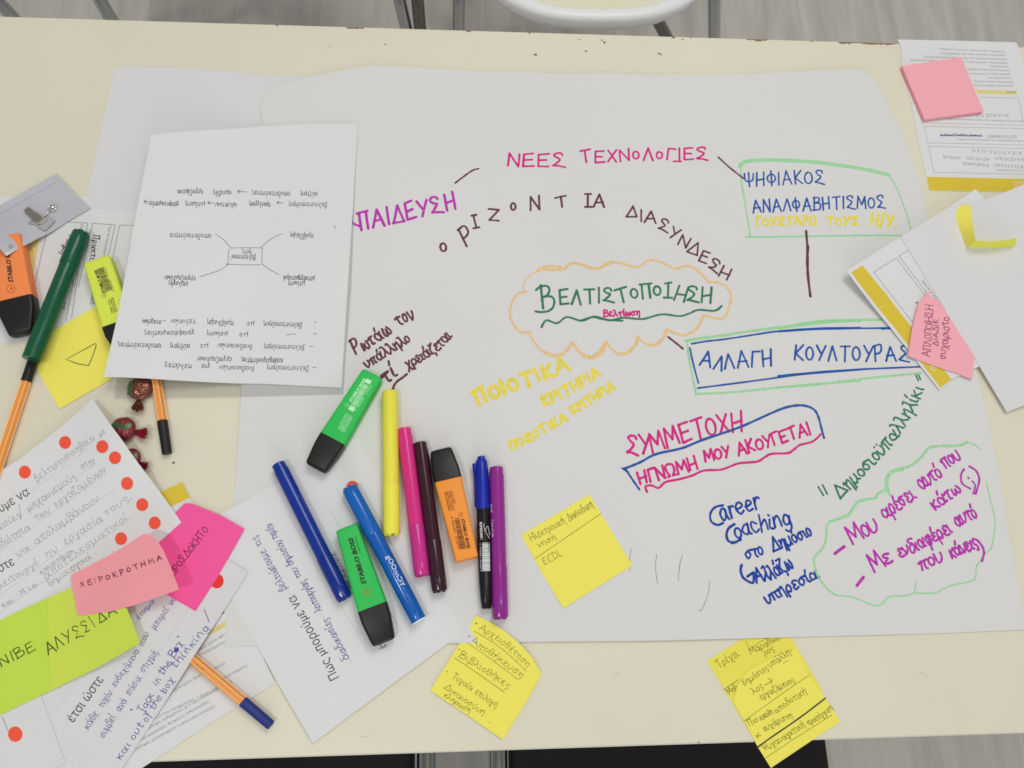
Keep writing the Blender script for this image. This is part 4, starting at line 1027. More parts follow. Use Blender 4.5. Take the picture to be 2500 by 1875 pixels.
bar(ck, 'clear_strap', 'T', [(560, 880), (640, 800), (700, 740)], 9.5, 1.0, .8, mat('grey_strap', (158, 158, 160), .3, .4))
bar(ck, 'clip_jaw', 'T', [(372, 625), (460, 700), (545, 765)], 6.4, 1.2, 3.2, BR)
bar(ck, 'clip_lever', 'T', [(455, 690), (520, 745), (560, 780)], 7.6, 3.6, 2.2, BR)
bar(ck, 'clip_jaw', 'T', [(520, 800), (570, 800), (620, 745)], 3.0, 2.2, 3.0, mat('bright_nickel', (230, 230, 215), .12, .5, metal=1, raw=(.85, .83, .76, 1)))
bar(ck, 'clip_jaw', 'T', [(395, 790), (430, 800), (480, 810), (530, 820)], 2.6, 1.0, 1.6, _mats['bright_nickel'])
ring = [(705 + 52 * math.cos(t * math.pi / 8), 590 + 36 * math.sin(t * math.pi / 8)) for t in range(17)]
q3 = [hit(px('T', p), lambda x, y: bh(x, y) + 2.4) for p in ring]; V, F_ = tube(q3, .0007, 8); link('snap_ring', V, F_, _mats['bright_nickel'], ck, smooth=True)
q3 = [hit(px('T', p), lambda x, y: bh(x, y) + 2.0) for p in ((690, 620), (640, 670), (600, 720))]; V, F_ = tube(q3, .0005, 8); link('wire', V, F_, _mats['bright_nickel'], ck, smooth=True)
q3 = [hit(px('T', p), lambda x, y: bh(x, y) + 2.9) for p in ((680, 600), (705, 575), (735, 585))]; V, F_ = tube(q3, .0011, 8); link('snap_stud', V, F_, _mats['bright_nickel'], ck, smooth=True)
write(bd, 'D', 'T', [(118, 1135), (180, 1150)], 46, .4, 'pen')

# ================================================================== red dots (stuck on the sheets: parts of them)
DOT = mat('red_dot_sticker', (226, 82, 58), .6, .2); DOT2 = mat('deep_red_dot_sticker', (214, 50, 44), .6, .2)
def dot(surf, crop, c, r, m=DOT):
    I_ = Ink(surf); s = px(crop, c); rp = r * CR[crop][2]; hf = surf.hf; n = 28
    P = lambda k, t: tuple(hit((s[0] + rp * k * .96 * math.cos(-t * math.pi / 14), s[1] + rp * k * 1.02 * math.sin(-t * math.pi / 14)), lambda x, y: hf(x, y) + .16))
    I_.V = [P(0, 0)] + [P(k, t) for k in (.25, .5, .75, 1) for t in range(n)]
    I_.F = [(0, 1 + t, 1 + (t + 1) % n) for t in range(n)] + [(1 + k * n + t, 1 + (k + 1) * n + t, 1 + (k + 1) * n + (t + 1) % n, 1 + k * n + (t + 1) % n) for k in range(3) for t in range(n)]
    I_.done('red_dot', m)
for c in ((527, 598), (828, 632), (931, 722), (1029, 930), (1152, 1102), (1253, 1250), (980, 1377), (201, 838)): dot(s9, 'J', c, 51)
dot(s10, 'K', (117, 1398), 58); dot(jack, 'K', (1672, 216), 56, DOT2); dot(hm, 'M', (858, 248), 44)
# ================================================================== writing on the flipchart sheet
fl = flip
flip.ws = .88; flip.hs = 1.05; page.hs = .80; page.ws = .78; s9.hs = .86; s9.ws = .7; jack.ws = .72; hm.ws = .8
for q_ in (li, nb, nA, ec): q_.hs = .84; q_.ws = .66
def W(*a, **k): return write(fl, *a, **k)
def LN(ink, crop, items, name='drawn_line', label=None, surf=None):
    I_ = Ink(surf or fl)
    for pts, w, curve in items:
        if name in ('drawn_line', 'mind_map_line', 'ruled_line', 'underline'): I_ = Ink(surf or fl)
        I_.line(crop, pts, w, curve)
        if name in ('drawn_line', 'mind_map_line', 'ruled_line', 'underline'): I_.done(name, ink, label)
    return I_.done(name, ink, label) if name not in ('drawn_line', 'mind_map_line', 'ruled_line', 'underline') else None
W('ΝΕΕΣ', 'B', [(1080, 995), (1425, 1000)], 84, 2.7, 'magenta', label='magenta word in capitals')
W('ΤΕΧΝOΛOΓΙΕΣ', 'Z', [(1418, 398), (1560, 392), (1727, 389)], 31, 2.6, 'magenta', label='magenta word in capitals')
LN('magenta', 'B', [([(2075, 968), (2120, 968)], 2.5, False)])
LN('maroon', 'B', [([(765, 1098), (815, 1060), (870, 1022), (905, 1012)], 2.3, True)])
W('ΠΑΙΔΕΥΣΗ', 'B', [(195, 1380), (480, 1320), (770, 1250)], 108, 3.2, 'purple', label='purple word in capitals running under the page')
LN('purple', 'B', [([(138, 1302), (150, 1338), (195, 1358)], 3.0, True)])
# arc of single capitals
def letters(ink, crop, w, items, name='handwriting', label=None):
    I_ = Ink(fl); s = CR[crop][2]
    for ch, x, y, h, an, wx in items:
        a = math.radians(an); dx, dy = math.cos(a), -math.sin(a); o = px(crop, (x, y)); H = h * s
        glyph(I_, ch, o, (dx * H * wx, dy * H * wx), (dy * H, -dx * H), w)
    return I_.done(name, ink, label)
letters('maroon', 'B', 2.4, [('Ο', 682, 1512, 58, 10, 1.0), ('Ρ', 832, 1482, 118, 28, .85), ('Ĭ', 876, 1370, 76, 12, .9), ('Ζ', 962, 1322, 68, -3, 1.45), ('Ο', 1100, 1262, 50, 0, .95), ('Ν', 1218, 1260, 80, 4, 1.15),
                             ('Τ', 1375, 1246, 62, 8, 1.5), ('Ĭ', 1542, 1240, 76, 0, 1.1), ('Α', 1598, 1242, 74, 0, 1.15)], label='maroon capitals spread along an arc')
W('ΔΙΑΣΥΝΔΕΣΗ', 'Z', [(1530, 530), (1592, 551), (1643, 588), (1702, 633), (1772, 688)], 30, 2.4, 'maroon', rot=14, label='maroon capitals sloping down to the right')
LN('maroon', 'C', [([(378, 943), (440, 1000), (528, 1070)], 2.4, True), ([(905, 1385), (912, 1480), (914, 1560), (916, 1664)], 3.0, True)])
LN('maroon', 'H', [([(1727, 0), (1722, 100), (1728, 230), (1745, 372)], 3.4, True), ([(698, 672), (750, 712), (805, 757)], 2.6, True)])
LN('mint', 'C', [([(508, 995), (535, 972), (600, 962), (700, 960), (900, 968), (1100, 990), (1280, 1020), (1400, 1050)], 5.2, True), ([(1400, 1050), (1450, 1130), (1510, 1290), (1532, 1372)], 1.9, True),
                 ([(512, 990), (518, 1100), (545, 1260), (570, 1417)], 2.2, True), ([(545, 1422), (900, 1418), (1200, 1413), (1472, 1413)], 2.6, True)], 'drawn_frame', 'mint green frame round two lines of blue capitals')
W('ΨΗΦΙΑΚΟΣ', 'C', [(538, 1122), (700, 1112), (1010, 1100)], 84, 2.2, 'blue'); W('ΑΝΑΛΦΑΒΗΤΙΣΜΟΣ', 'C', [(588, 1276), (800, 1266), (1378, 1246)], 80, 2.2, 'blue')
W('ΓΟΥΣΤΑΡΩ', 'C', [(608, 1356), (965, 1346)], 58, 3.0, 'yellow'); W('ΤΟΥΣ', 'C', [(1030, 1350), (1222, 1350)], 56, 3.0, 'yellow'); W('Η/Υ.', 'C', [(1292, 1352), (1450, 1362)], 84, 3.3, 'yellow')
# cloud
S_ = [([(1545, 188), (1570, 165), (1640, 150), (1715, 158)], 3.4), ([(1560, 170), (1650, 178), (1735, 172), (1780, 135), (1830, 125)], 3.6), ([(1830, 125), (1900, 150), (1985, 165), (2040, 145), (2111, 118)], 3.2), ([(1545, 185), (1480, 225), (1440, 290), (1447, 335)], 1.7),
      ([(1462, 338), (1400, 355), (1360, 410), (1343, 480), (1352, 550), (1390, 610), (1430, 636), (1488, 636)], 3.1), ([(1488, 640), (1515, 700), (1570, 765), (1640, 800)], 2.6), ([(1600, 785), (1660, 808), (1740, 790), (1800, 715)], 4.0), ([(1815, 722), (1860, 780), (1910, 818)], 2.2), ([(1880, 805), (1940, 820), (2000, 785), (2050, 712)], 4.3)]
LN('orange', 'G', [(p, w, True) for p, w in S_], 'drawn_cloud', 'pale orange cloud outline round the green heading')
S_ = [([(0, 125), (60, 138), (130, 165), (195, 165), (240, 132), (290, 118)], 3.2), ([(290, 118), (370, 132), (440, 155), (500, 148), (540, 112), (590, 104)], 3.4), ([(590, 104), (660, 125), (730, 165), (780, 170)], 3.0), ([(770, 165), (830, 148), (890, 165), (950, 215), (1000, 272)], 3.3), ([(1000, 272), (1060, 268), (1120, 298), (1155, 350), (1162, 405)], 3.0), ([(1158, 405), (1140, 470), (1115, 525), (1060, 535), (970, 515)], 2.9),
      ([(955, 515), (935, 570), (890, 625), (830, 655), (780, 655), (690, 618)], 3.4), ([(685, 618), (660, 680), (600, 730), (545, 730)], 4.0), ([(545, 730), (500, 700), (480, 668)], 2.4), ([(478, 668), (450, 740), (390, 790), (330, 795)], 4.0), ([(330, 795), (280, 760), (245, 712)], 2.4), ([(242, 712), (210, 780), (150, 820), (110, 820)], 4.3), ([(110, 820), (50, 790), (0, 728)], 2.6)]
LN('orange', 'H', [(p, w, True) for p, w in S_], 'drawn_cloud')
LN('green', 'G', [([(1568, 290), (1578, 380), (1586, 460)], 3.0, True), ([(1535, 325), (1565, 302), (1610, 295), (1632, 318), (1620, 360), (1580, 378)], 2.8, True), ([(1580, 378), (1640, 372), (1668, 400), (1660, 450), (1625, 480), (1570, 488), (1530, 483)], 2.8, True)], 'handwriting', 'large green capital')
W('ΕΛΤΙΣ', 'G', [(1712, 432), (1800, 430), (2105, 412)], 112, 2.7, 'green'); W('ΤOΠOĬΗΣΗ', 'H', [(330, 425), (500, 390), (680, 380), (760, 400), (1015, 420)], 116, 2.7, 'green', gap=.14)
LN('green', 'Z', [([(1322, 799), (1334, 782), (1360, 789), (1384, 774), (1420, 783), (1450, 773), (1483, 781), (1500, 782), (1520, 783), (1446 + 0 * 1, 783)][:8] + [(1420 + 100, 783)], 2.5, True)], 'underline', 'green wavy underline')
LN('green', 'H', [([(60, 550), (140, 525), (200, 537), (270, 548), (370, 530), (440, 536), (520, 538), (650, 505), (780, 518), (850, 500), (920, 472), (1040, 478), (1092, 442)], 2.5, True)], 'underline')
W('Βελτίωση', 'H', [(222, 522), (490, 512)], 56, 2.0, 'magenta', gap=.14, label='small magenta word')
LN('mint', 'H', [([(828, 700), (950, 680), (1100, 660), (1350, 622), (1600, 592), (1900, 560), (2111, 550)], 3.6, True), ([(835, 700), (855, 850), (882, 990), (905, 1097)], 2.8, True), ([(903, 1090), (1050, 1085), (1200, 1076), (1600, 1035), (2111, 992)], 2.8, True)], 'drawn_frame', 'mint green frame round the blue frame')
LN('mint', 'I', [([(0, 1112), (150, 1080), (300, 1060), (500, 1054), (740, 1052)], 3.2, True), ([(0, 1510), (300, 1485), (600, 1448), (965, 1412)], 2.8, True)], 'drawn_frame')
LN('blue', 'H', [([(870, 722), (980, 703), (1100, 690), (1300, 660), (1500, 630), (1800, 608), (2111, 603)], 2.3, True), ([(857, 752), (885, 880), (920, 1010)], 2.3, True), ([(915, 1048), (1150, 1018), (1400, 985), (1700, 945), (2111, 912)], 2.3, True)], 'drawn_frame', 'blue frame round blue capitals')
LN('blue', 'I', [([(0, 1132), (300, 1115), (755, 1108)], 2.3, True), ([(700, 1112), (752, 1108)], 3.2, True), ([(0, 1432), (300, 1403), (600, 1385), (955, 1370)], 2.3, True)], 'drawn_frame')
W('ΑΛΛΑΓΗ', 'H', [(930, 880), (1060, 912), (1190, 898), (1345, 890), (1462, 876)], 118, 2.4, 'blue'); W('ΚΟΥΛΤΟΥΡΑΣ', 'I', [(108, 1322), (400, 1332), (880, 1330)], 108, 2.4, 'blue')
W('ΠΟΙΟΤΙΚΑ', 'G', [(1105, 1172), (1300, 1095), (1500, 1020), (1785, 915)], 118, 4.7, 'yellow'); W('ΚΡΙΤΗΡΙΑ', 'G', [(1590, 1180), (1700, 1135), (1870, 1045), (2015, 958)], 88, 3.6, 'yellow')
W('ΠΟΣΟΤΙΚΑ', 'G', [(1350, 1505), (1500, 1430), (1770, 1282)], 72, 3.2, 'yellow'); W('ΚΡΙΤΗΡΙΑ', 'G', [(1810, 1240), (1960, 1150), (2115, 1050)], 72, 3.2, 'yellow')
W('Ρωτάω', 'G', [(205, 800), (300, 752), (470, 640)], 110, 2.6, 'maroon'); W('τον', 'G', [(525, 590), (640, 530)], 110, 2.6, 'maroon'); W('υπάλληλο', 'G', [(290, 900), (440, 808), (612, 700)], 88, 2.4, 'maroon', gap=.12)
W('τί', 'G', [(430, 1012), (515, 955)], 130, 2.9, 'maroon'); W('χρειάζεται', 'G', [(590, 905), (700, 845), (820, 765), (915, 668)], 88, 2.4, 'maroon', gap=.12)
LN('maroon', 'G', [([(582, 945), (550, 972), (515, 995), (488, 1030), (476, 1075)], 3.0, True), ([(395, 975), (440, 930)], 2.9, False)])
W('ΣΥΜΜΕΤΟΧΗ', 'H', [(390, 1532), (560, 1528), (800, 1450), (1000, 1400), (1245, 1362)], 150, 3.0, 'magenta', gap=.16, label='magenta capitals above the blue curve')
LN('blue', 'H', [([(370, 1643), (430, 1620), (500, 1590), (570, 1550), (640, 1525), (800, 1490), (950, 1430), (1200, 1345), (1330, 1290), (1450, 1235), (1540, 1198), (1610, 1180), (1680, 1175), (1740, 1188), (1780, 1215), (1805, 1265), (1825, 1340), (1845, 1415)], 2.8, True)], 'drawn_frame', 'blue curve over the magenta words')
LN('blue', 'Z', [([(1528, 1146), (1545, 1172), (1561, 1195)], 2.4, True), ([(1519, 1143), (1532, 1152)], 2.0, False)], 'drawn_frame')
W('ΗΓΝΩΜΗ', 'Z', [(1562, 1183), (1630, 1166), (1704, 1144)], 33, 2.8, 'magenta', gap=.16); W('ΜΟΥ', 'Z', [(1722, 1128), (1784, 1116)], 31, 2.8, 'magenta', gap=.16); W('ΑΚΟΥΓΕΤΑΙ', 'Z', [(1804, 1112), (1890, 1088), (1980, 1060)], 33, 2.8, 'magenta', gap=.16)
LN('magenta', 'Z', [([(1580, 1201), (1576, 1188), (1591, 1185), (1608, 1191), (1625, 1177), (1658, 1170), (1690, 1161), (1718, 1149), (1758, 1147), (1780, 1140), (1805, 1131), (1848, 1127), (1866, 1117), (1884, 1108), (1924, 1106), (1940, 1096), (1954, 1086), (1984, 1078), (2004, 1060)], 2.6, True)], 'underline', 'magenta wavy underline')
W('areer', 'P', [(290, 580), (400, 540), (545, 490)], 122, 2.6, 'navy', gap=.1); W('oaching', 'P', [(385, 690), (560, 640), (735, 600)], 118, 2.4, 'navy', gap=.1)
LN('navy', 'P', [([(300, 478), (250, 490), (220, 530), (225, 580), (265, 603), (300, 590)], 2.6, True), ([(372, 598), (335, 625), (322, 668), (335, 705), (370, 715), (410, 695)], 3.2, True)], 'handwriting')
W('στο', 'P', [(450, 818), (560, 790)], 90, 2.4, 'navy', gap=.1); W('Δημόσιο', 'P', [(622, 770), (740, 725), (870, 668)], 92, 2.4, 'navy', gap=.1); W('Αλλάζω', 'P', [(515, 972), (620, 940), (745, 868)], 100, 2.4, 'navy', gap=.1)
W('υπηρεσία', 'P', [(580, 1105), (700, 1040), (910, 935)], 86, 2.4, 'navy', gap=.1); LN('navy', 'P', [([(418, 858), (412, 890), (430, 940), (490, 970), (495, 905)], 3.0, True), ([(455, 930), (492, 905)], 2.8, False)])
W('Δημοσιοϋπαλληλίκι', 'Z', [(2052, 1217), (2120, 1150), (2180, 1082), (2222, 1018), (2256, 950)], 36, 2.3, 'green', gap=.12, label='green handwriting climbing to the right')
LN('green', 'P', [([(905, 360), (938, 415)], 2.0, False), ([(932, 348), (962, 405)], 2.0, False)]); LN('green', 'I', [([(925, 1418), (945, 1462)], 2.0, False), ([(942, 1412), (960, 1455)], 2.0, False)])
LN('mint', 'P', [([(1345, 385), (1338, 330), (1352, 285), (1385, 260), (1440, 248)], 4.4, True), ([(1420, 250), (1500, 220), (1560, 172), (1600, 120), (1640, 105), (1720, 100), (1800, 98), (1850, 76)], 3.2, True), ([(1850, 76), (1895, 90), (1930, 120)], 1.8, True),
                 ([(1360, 412), (1338, 380), (1280, 408), (1270, 430), (1215, 440), (1160, 455), (1130, 490), (1100, 535), (1060, 555), (980, 580)], 3.0, True), ([(980, 580), (960, 610), (955, 690), (935, 745), (880, 810), (882, 860), (905, 930), (960, 1005), (1015, 1048)], 2.4, True),
                 ([(1015, 1050), (1090, 1055), (1160, 1075), (1240, 1108), (1300, 1112), (1360, 1058), (1460, 1052), (1515, 1030), (1525, 960)], 1.7, True), ([(1520, 1035), (1640, 1036), (1700, 1010), (1760, 985), (1880, 960), (1905, 930), (1910, 870), (1925, 845), (1960, 790), (2005, 745), (2025, 640), (2028, 560), (1995, 430), (1975, 330)], 1.6, True)], 'drawn_cloud', 'mint green bubble round the purple remarks')
LN('purple', 'P', [([(1010, 785), (1070, 740)], 3.2, False), ([(1150, 988), (1192, 935)], 3.2, False), ([(1832, 248), (1812, 285), (1820, 340), (1872, 372)], 2.4, True), ([(1865, 230), (1910, 262), (1928, 320), (1905, 405)], 2.6, True), ([(1858, 303), (1861, 306)], 2.4, False), ([(1883, 325), (1902, 350), (1890, 405)], 2.0, True), ([(1915, 700), (1945, 735), (1958, 780), (1945, 832)], 2.8, True)])
for t, p, h in (('Μου', [(1125, 725), (1290, 632)], 125), ('αρέσει', [(1330, 565), (1430, 500), (1525, 430)], 100), ('αυτό', [(1562, 378), (1695, 290)], 100), ('που', [(1712, 248), (1815, 178)], 100), ('κάτω', [(1648, 512), (1815, 392)], 92),
                ('Με', [(1262, 902), (1380, 838)], 112), ('ενδιαφέρει', [(1425, 812), (1600, 735), (1760, 650)], 98), ('αυτό', [(1788, 615), (1918, 550)], 96), ('που', [(1560, 892), (1700, 828)], 92), ('κάνεις', [(1752, 815), (1925, 738)], 92)):
    W(t, 'P', p, h * 1.04, 2.6, 'purple', gap=.1)
LN('pencil', 'O', [([(1281, 450), (1275, 500), (1275, 578)], .8, True), ([(1431, 482), (1422, 560), (1436, 650)], .8, True), ([(1579, 482), (1562, 545), (1555, 635)], .6, True)], 'pencil_stroke')
LN('pencil', 'P', [([(42, 790), (26, 860), (15, 955)], .6, True), ([(215, 962), (205, 1040), (165, 1142), (148, 1142)], .8, True)], 'pencil_stroke')

# ================================================================== black pen page (upside down)
def PW(t, a, b, h=54): write(page, t, 'E', [a, b], h, .62, 'pen', gap=.12)
for t, a, b in (('αύξηση', (1735, 208), (1612, 205)), ('αποδοτικότητας', (1532, 207), (1252, 200)), ('αμοιβές', (1100, 200), (965, 198)), ('εργαζόμενοι', (890, 194), (700, 190)), ('βελτιστοποίηση', (1802, 287), (1525, 284)), ('προσέγγιση', (1388, 285), (1235, 280)),
                ('αλυκτων', (1140, 288), (985, 286)), ('μείωση', (902, 284), (765, 280)), ('γραφειοκρατία', (712, 286), (500, 276)), ('αποδοτικότητα', (952, 517), (648, 512)), ('πρόβλεψη', (1705, 518), (1535, 510)), ('βελτιστοποί-', (1278, 672), (1088, 668)), ('ηση', (1250, 634), (1185, 632)),
                ('εργαζομένων', (838, 832), (610, 822)), ('επιλογής', (780, 868), (638, 865)), ('μετασχηματισμοί', (1712, 832), (1482, 824)), ('μείωση', (1640, 868), (1522, 865)),
                ('βελτιστοποίηση', (1620, 1172), (1340, 1162)), ('με', (1268, 1166), (1215, 1162)), ('πρόβλεψη', (1117, 1160), (925, 1150)), ('τελικών', (838, 1148), (658, 1144)), ('στοιχείων', (585, 1152), (445, 1146)), ('με', (1222, 1248), (1160, 1242)), ('μείωση', (1072, 1240), (922, 1234)), ('γραφειοκρατίας', (826, 1232), (460, 1232)),
                ('βελτιστοποίηση', (1637, 1338), (1343, 1330)), ('διαδικασιών', (1252, 1330), (1003, 1322)), ('με', (927, 1330), (870, 1328)), ('αύξηση', (797, 1330), (652, 1324)), ('αποδοτικότητας', (582, 1325), (265, 1318)), ('καθημερινότητας', (1477, 1435), (1173, 1430)), ('εργαζομένων', (1102, 1428), (852, 1422)),
                ('βελτιστοποίηση', (1667, 1492), (1367, 1485)), ('διαδικασιών', (1268, 1492), (1013, 1484)), ('για', (942, 1480), (880, 1477)), ('πελάτες', (808, 1477), (610, 1468))):
    PW(t, a, b)
E_ = [([(1216, 207), (1148, 203)], 0), ([(1170, 190), (1145, 203), (1165, 218)], 1), ([(1480, 287), (1438, 285)], 0), ([(1452, 276), (1436, 285), (1450, 296)], 1), ([(976, 290), (930, 286)], 0), ([(945, 276), (925, 286), (942, 298)], 1), ([(498, 280), (460, 278)], 0), ([(480, 264), (456, 278), (490, 296)], 1),
      ([(1098, 620), (1200, 618), (1330, 619)], 1), ([(1328, 619), (1325, 680), (1326, 732)], 1), ([(1312, 742), (1200, 744), (1060, 738)], 1), ([(1084, 626), (1076, 680), (1078, 742)], 1), ([(985, 517), (1045, 562), (1098, 622)], 1), ([(1473, 516), (1400, 548), (1322, 612)], 1), ([(1072, 740), (1030, 775), (960, 802), (870, 830)], 1), ([(1323, 736), (1380, 776), (1452, 816)], 1),
      ([(1862, 452), (1863, 476)], 0), ([(1862, 511), (1864, 514)], 0), ([(1728, 1168), (1710, 1166)], 0), ([(1728, 1252), (1704, 1250)], 0), ([(1572, 1254), (1548, 1252)], 0), ([(1538, 1256), (1505, 1258)], 0), ([(1702, 1346), (1678, 1344)], 0), ([(1724, 1500), (1700, 1498)], 0), ([(618, 1156), (598, 1155)], 0), ([(1995, 380), (1993, 392)], 0)]
LN('pen', 'E', [(p, .62, bool(c)) for p, c in E_], 'mind_map_line', surf=page)
LN('pen', 'D', [([(648, 1210), (540, 1268), (446, 1320), (520, 1348), (600, 1362)], .75, False), ([(650, 1220), (628, 1290), (597, 1362)], .75, True)], 'pen_triangle', surf=tri)

# ================================================================== worksheet at left
ruled(ws, 'T', [(915, 785), (1187, 800), (1000, 1659)], .4); ruled(ws, 'D', [(312, 480), (262, 690), (215, 890)], .4); ruled(ws, 'D', [(500, 762), (445, 1062)], .4); ruled(ws, 'D', [(150, 1150), (240, 1152), (270, 1020)], .4)
ruled(ws, 'T', [(1060, 1659), (1250, 803), (1555, 823), (1455, 1280)], .4); ruled(ws, 'D', [(530, 735), (482, 1042)], .4); ruled(ws, 'T', [(1505, 1350), (1615, 826), (1822, 832)], .4); ruled(ws, 'D', [(668, 965), (655, 1010)], .4)
patch(ws, 'D', [(208, 480), (270, 480), (232, 690), (196, 905), (150, 900)], PALEGOLD, 'gold_band')
typed(ws, 'Ποιό', 'T', (1090, 815), (1068, 935), 38, 'grey'); typed(ws, 'Πώς θα περιγράφατε', 'T', (1470, 832), (1382, 1272), 38, 'grey')
write(ws, 'Μνήμη', 'T', [(935, 960), (810, 1205)], 92, .9, 'pen', gap=.1, slant=0); write(ws, 'Πρακτικ', 'T', [(1265, 955), (1210, 1345)], 92, .9, 'pen')
write(ws, 'πλέξη', 'D', [(618, 862), (618, 945)], 30, .5, 'pen', gap=.1); write(ws, 'εις', 'D', [(425, 935), (420, 980)], 26, .5, 'pen', gap=.1); write(ws, 'σωση', 'D', [(10, 1050), (60, 1130)], 50, .5, 'pencil')
write(ws, 'ανοιγη', 'D', [(160, 545), (168, 640)], 28, .5, 'rose', gap=.1)

# ================================================================== pencil sheet
for a, b in (((285, 555), (800, 160)), ((0, 900), (880, 290)), ((0, 1085), (945, 400)), ((150, 1170), (1045, 520)), ((0, 1490), (935, 800)), ((0, 1640), (1190, 790)), ((150, 1490), (830, 1135))): dotted(s9, 'W', a, b, 'pencil', 9)
typed(s9, 'ύμε να', 'W', (12, 742), (272, 577), 82, 'print', bold=0, name='printed_heading'); typed(s9, 'στε', 'W', (0, 1283), (137, 1208), 80, 'print', bold=0, name='printed_heading')
for t, a, b, h in (('βελτιστοποιηθούν', (335, 470), (865, 82), 90), ('με', (900, 62), (950, 20), 60), ('εσίες', (0, 892), (190, 782), 78), ('/', (190, 778), (250, 745), 110), ('μηχανισμούς', (262, 735), (690, 432), 86), ('στην', (738, 352), (860, 290), 72), ('ιδιότητα', (0, 1062), (275, 892), 86), ('των', (325, 812), (455, 748), 84),
                   ('εργαζομένων', (505, 700), (960, 372), 88), ('να', (165, 1142), (270, 1075), 82), ('απολαμβάνουν', (325, 1035), (892, 632), 92), ('λειτουργό', (0, 1432), (355, 1215), 84), ('ην', (425, 1150), (525, 1085), 90), ('εργασία', (590, 1035), (925, 815), 88), ('τους,', (955, 772), (1190, 612), 84), ('καινοτόμοι', (372, 1300), (655, 1100), 66),
                   ('αποτελεσματικοί', (412, 1342), (1150, 805), 84), ('δημιουργικοί', (455, 1412), (825, 1150), 78), ('πιο', (190, 1482), (345, 1402), 76), ('και', (30, 1600), (120, 1545), 70)):
    write(s9, t, 'W', [a, b], h, .7, 'pencil', gap=.12, name='pencil_writing')

# ================================================================== blue-written sheet
for a, b in (((435, 1205), (600, 978)), ((665, 1385), (800, 1215)), ((770, 1468), (1000, 1130)), ((860, 1060), (1150, 640)), ((1000, 1110), (1455, 435)), ((1030, 560), (1180, 380))): dotted(jack, 'K', a, b, 'pencil', 10)
typed(jack, 'έτσι ώστε', 'K', (566, 1312), (803, 978), 72, 'print', bold=0, name='printed_heading')
for t, a, b, h in (('κάθε', (682, 1362), (762, 1240), 62), ('τυχόν', (792, 1195), (868, 1080), 58), ('ενδεχόμενο', (890, 1035), (1075, 765), 58), ('που', (1100, 722), (1150, 622), 50), ('μπορεί', (1195, 592), (1305, 440), 58), ('να', (1325, 402), (1362, 352), 44), ('έτοιμα.', (1072, 518), (1202, 368), 50), ('συμβεί', (802, 1428), (892, 1268), 62), ('ανά', (925, 1228), (980, 1140), 60),
                   ('πάσα', (1000, 1102), (1092, 968), 62), ('στιγμή.', (1110, 925), (1228, 762), 62), ('"', (1055, 1240), (1062, 1225), 60), ('Jack', (1108, 1240), (1190, 1100), 66), ('in', (1210, 1025), (1240, 980), 56), ('the', (1255, 945), (1322, 852), 58), ('Box', (1340, 808), (1410, 695), 62), ('"', (1400, 680), (1412, 665), 50), ('και', (930, 1598), (1012, 1482), 64),
                   ('out', (1035, 1445), (1112, 1325), 62), ('of', (1130, 1310), (1175, 1248), 58), ('the', (1185, 1215), (1255, 1110), 58), ('box', (1275, 1088), (1345, 980), 60), ('thinking', (1352, 895), (1615, 578), 66)):
    write(jack, t, 'K', [a, b], h, .85 if t in ('Jack', 'thinking', 'box', 'out', 'of', 'the', 'και', 'Box') else .7, 'ball', gap=.12)
LN('ball', 'K', [([(1575, 436), (1614, 532)], .9, False), ([(1350, 735), (1375, 755), (1345, 760), (1372, 735), (1350, 750)], 1.6, True)], surf=jack)
ruled(s10, 'K', [(15, 1262), (62, 1370)], .5, 'grey')
# printed list
for t, a, b in (('ελεύθερο τρόπο σκέψης)', (1480, 790), (1787, 605)), ('ή διαπραγματευτής)', (1536, 802), (1782, 668)), ('γρήγορα', (1652, 902), (1740, 858)), ('γίνεται το πάντα, βγαίνει', (1290, 1102), (1580, 932)), ('τερα νοήματα)', (1730, 972), (1908, 876)), ('ας/ή που ανακατεύει, ψάχνει για νόημα', (1180, 1290), (1790, 998)),
                ('σηματικός, αυθόρμητος/η, με υψηλή ενσυναίσθηση', (1130, 1370), (1700, 1048)), ('είναι αισιόδοξος, θετικός/ή, ενθουσιώδης)', (1070, 1462), (1618, 1150)), ('ς (πειστικός, μεταδοτικός/ή, ο απόλυτος πωλητής)', (1010, 1545), (1660, 1188))):
    typed(lst, t, 'K', a, b, 22, 'grey')
patch(lst, 'K', [(1500, 660), (1762, 515), (1774, 548), (1560, 668), (1500, 700)], PALEGOLD, 'highlight_bar')
patch(lst, 'X', [(100, 215), (353, 98), (419, 241), (180, 352)], GOLD, 'gold_band')
typed(lst, 'Ο', 'K', (1705, 478), (1735, 462), 26, 'print', bold=1)
# printed question sheet
for a, b in (((425, 435), (966, 1365)), ((650, 312), (1192, 1222)), ((205, 560), (480, 1040)), ((280, 530), (862, 1438)), ((748, 252), (900, 505))): dotted(hm, 'M', a, b, 'grey', 8)
typed(hm, 'Πως μπορούμε να', 'M', (768, 1528), (470, 972), 66, 'print', bold=0, name='printed_heading'); typed(hm, 'έτσι', 'M', (1090, 1322), (1052, 1250), 52, 'print', bold=0, name='printed_heading')
for t, a, b, h in (('βελτιώσουμε', (414, 932), (265, 668), 60), ('τις', (250, 632), (210, 575), 54), ('διαδικασίες', (838, 1398), (690, 1128), 60), ('λειτουργίας', (652, 1075), (540, 868), 58), ('του', (515, 850), (478, 785), 56), ('δημοσίου', (462, 765), (375, 600), 58), ('τομέα', (355, 590), (310, 488), 56), ('να έχουμε', (850, 930), (735, 690), 44)):
    write(hm, t, 'M', [a, b], h, .8, 'ball', gap=.12)

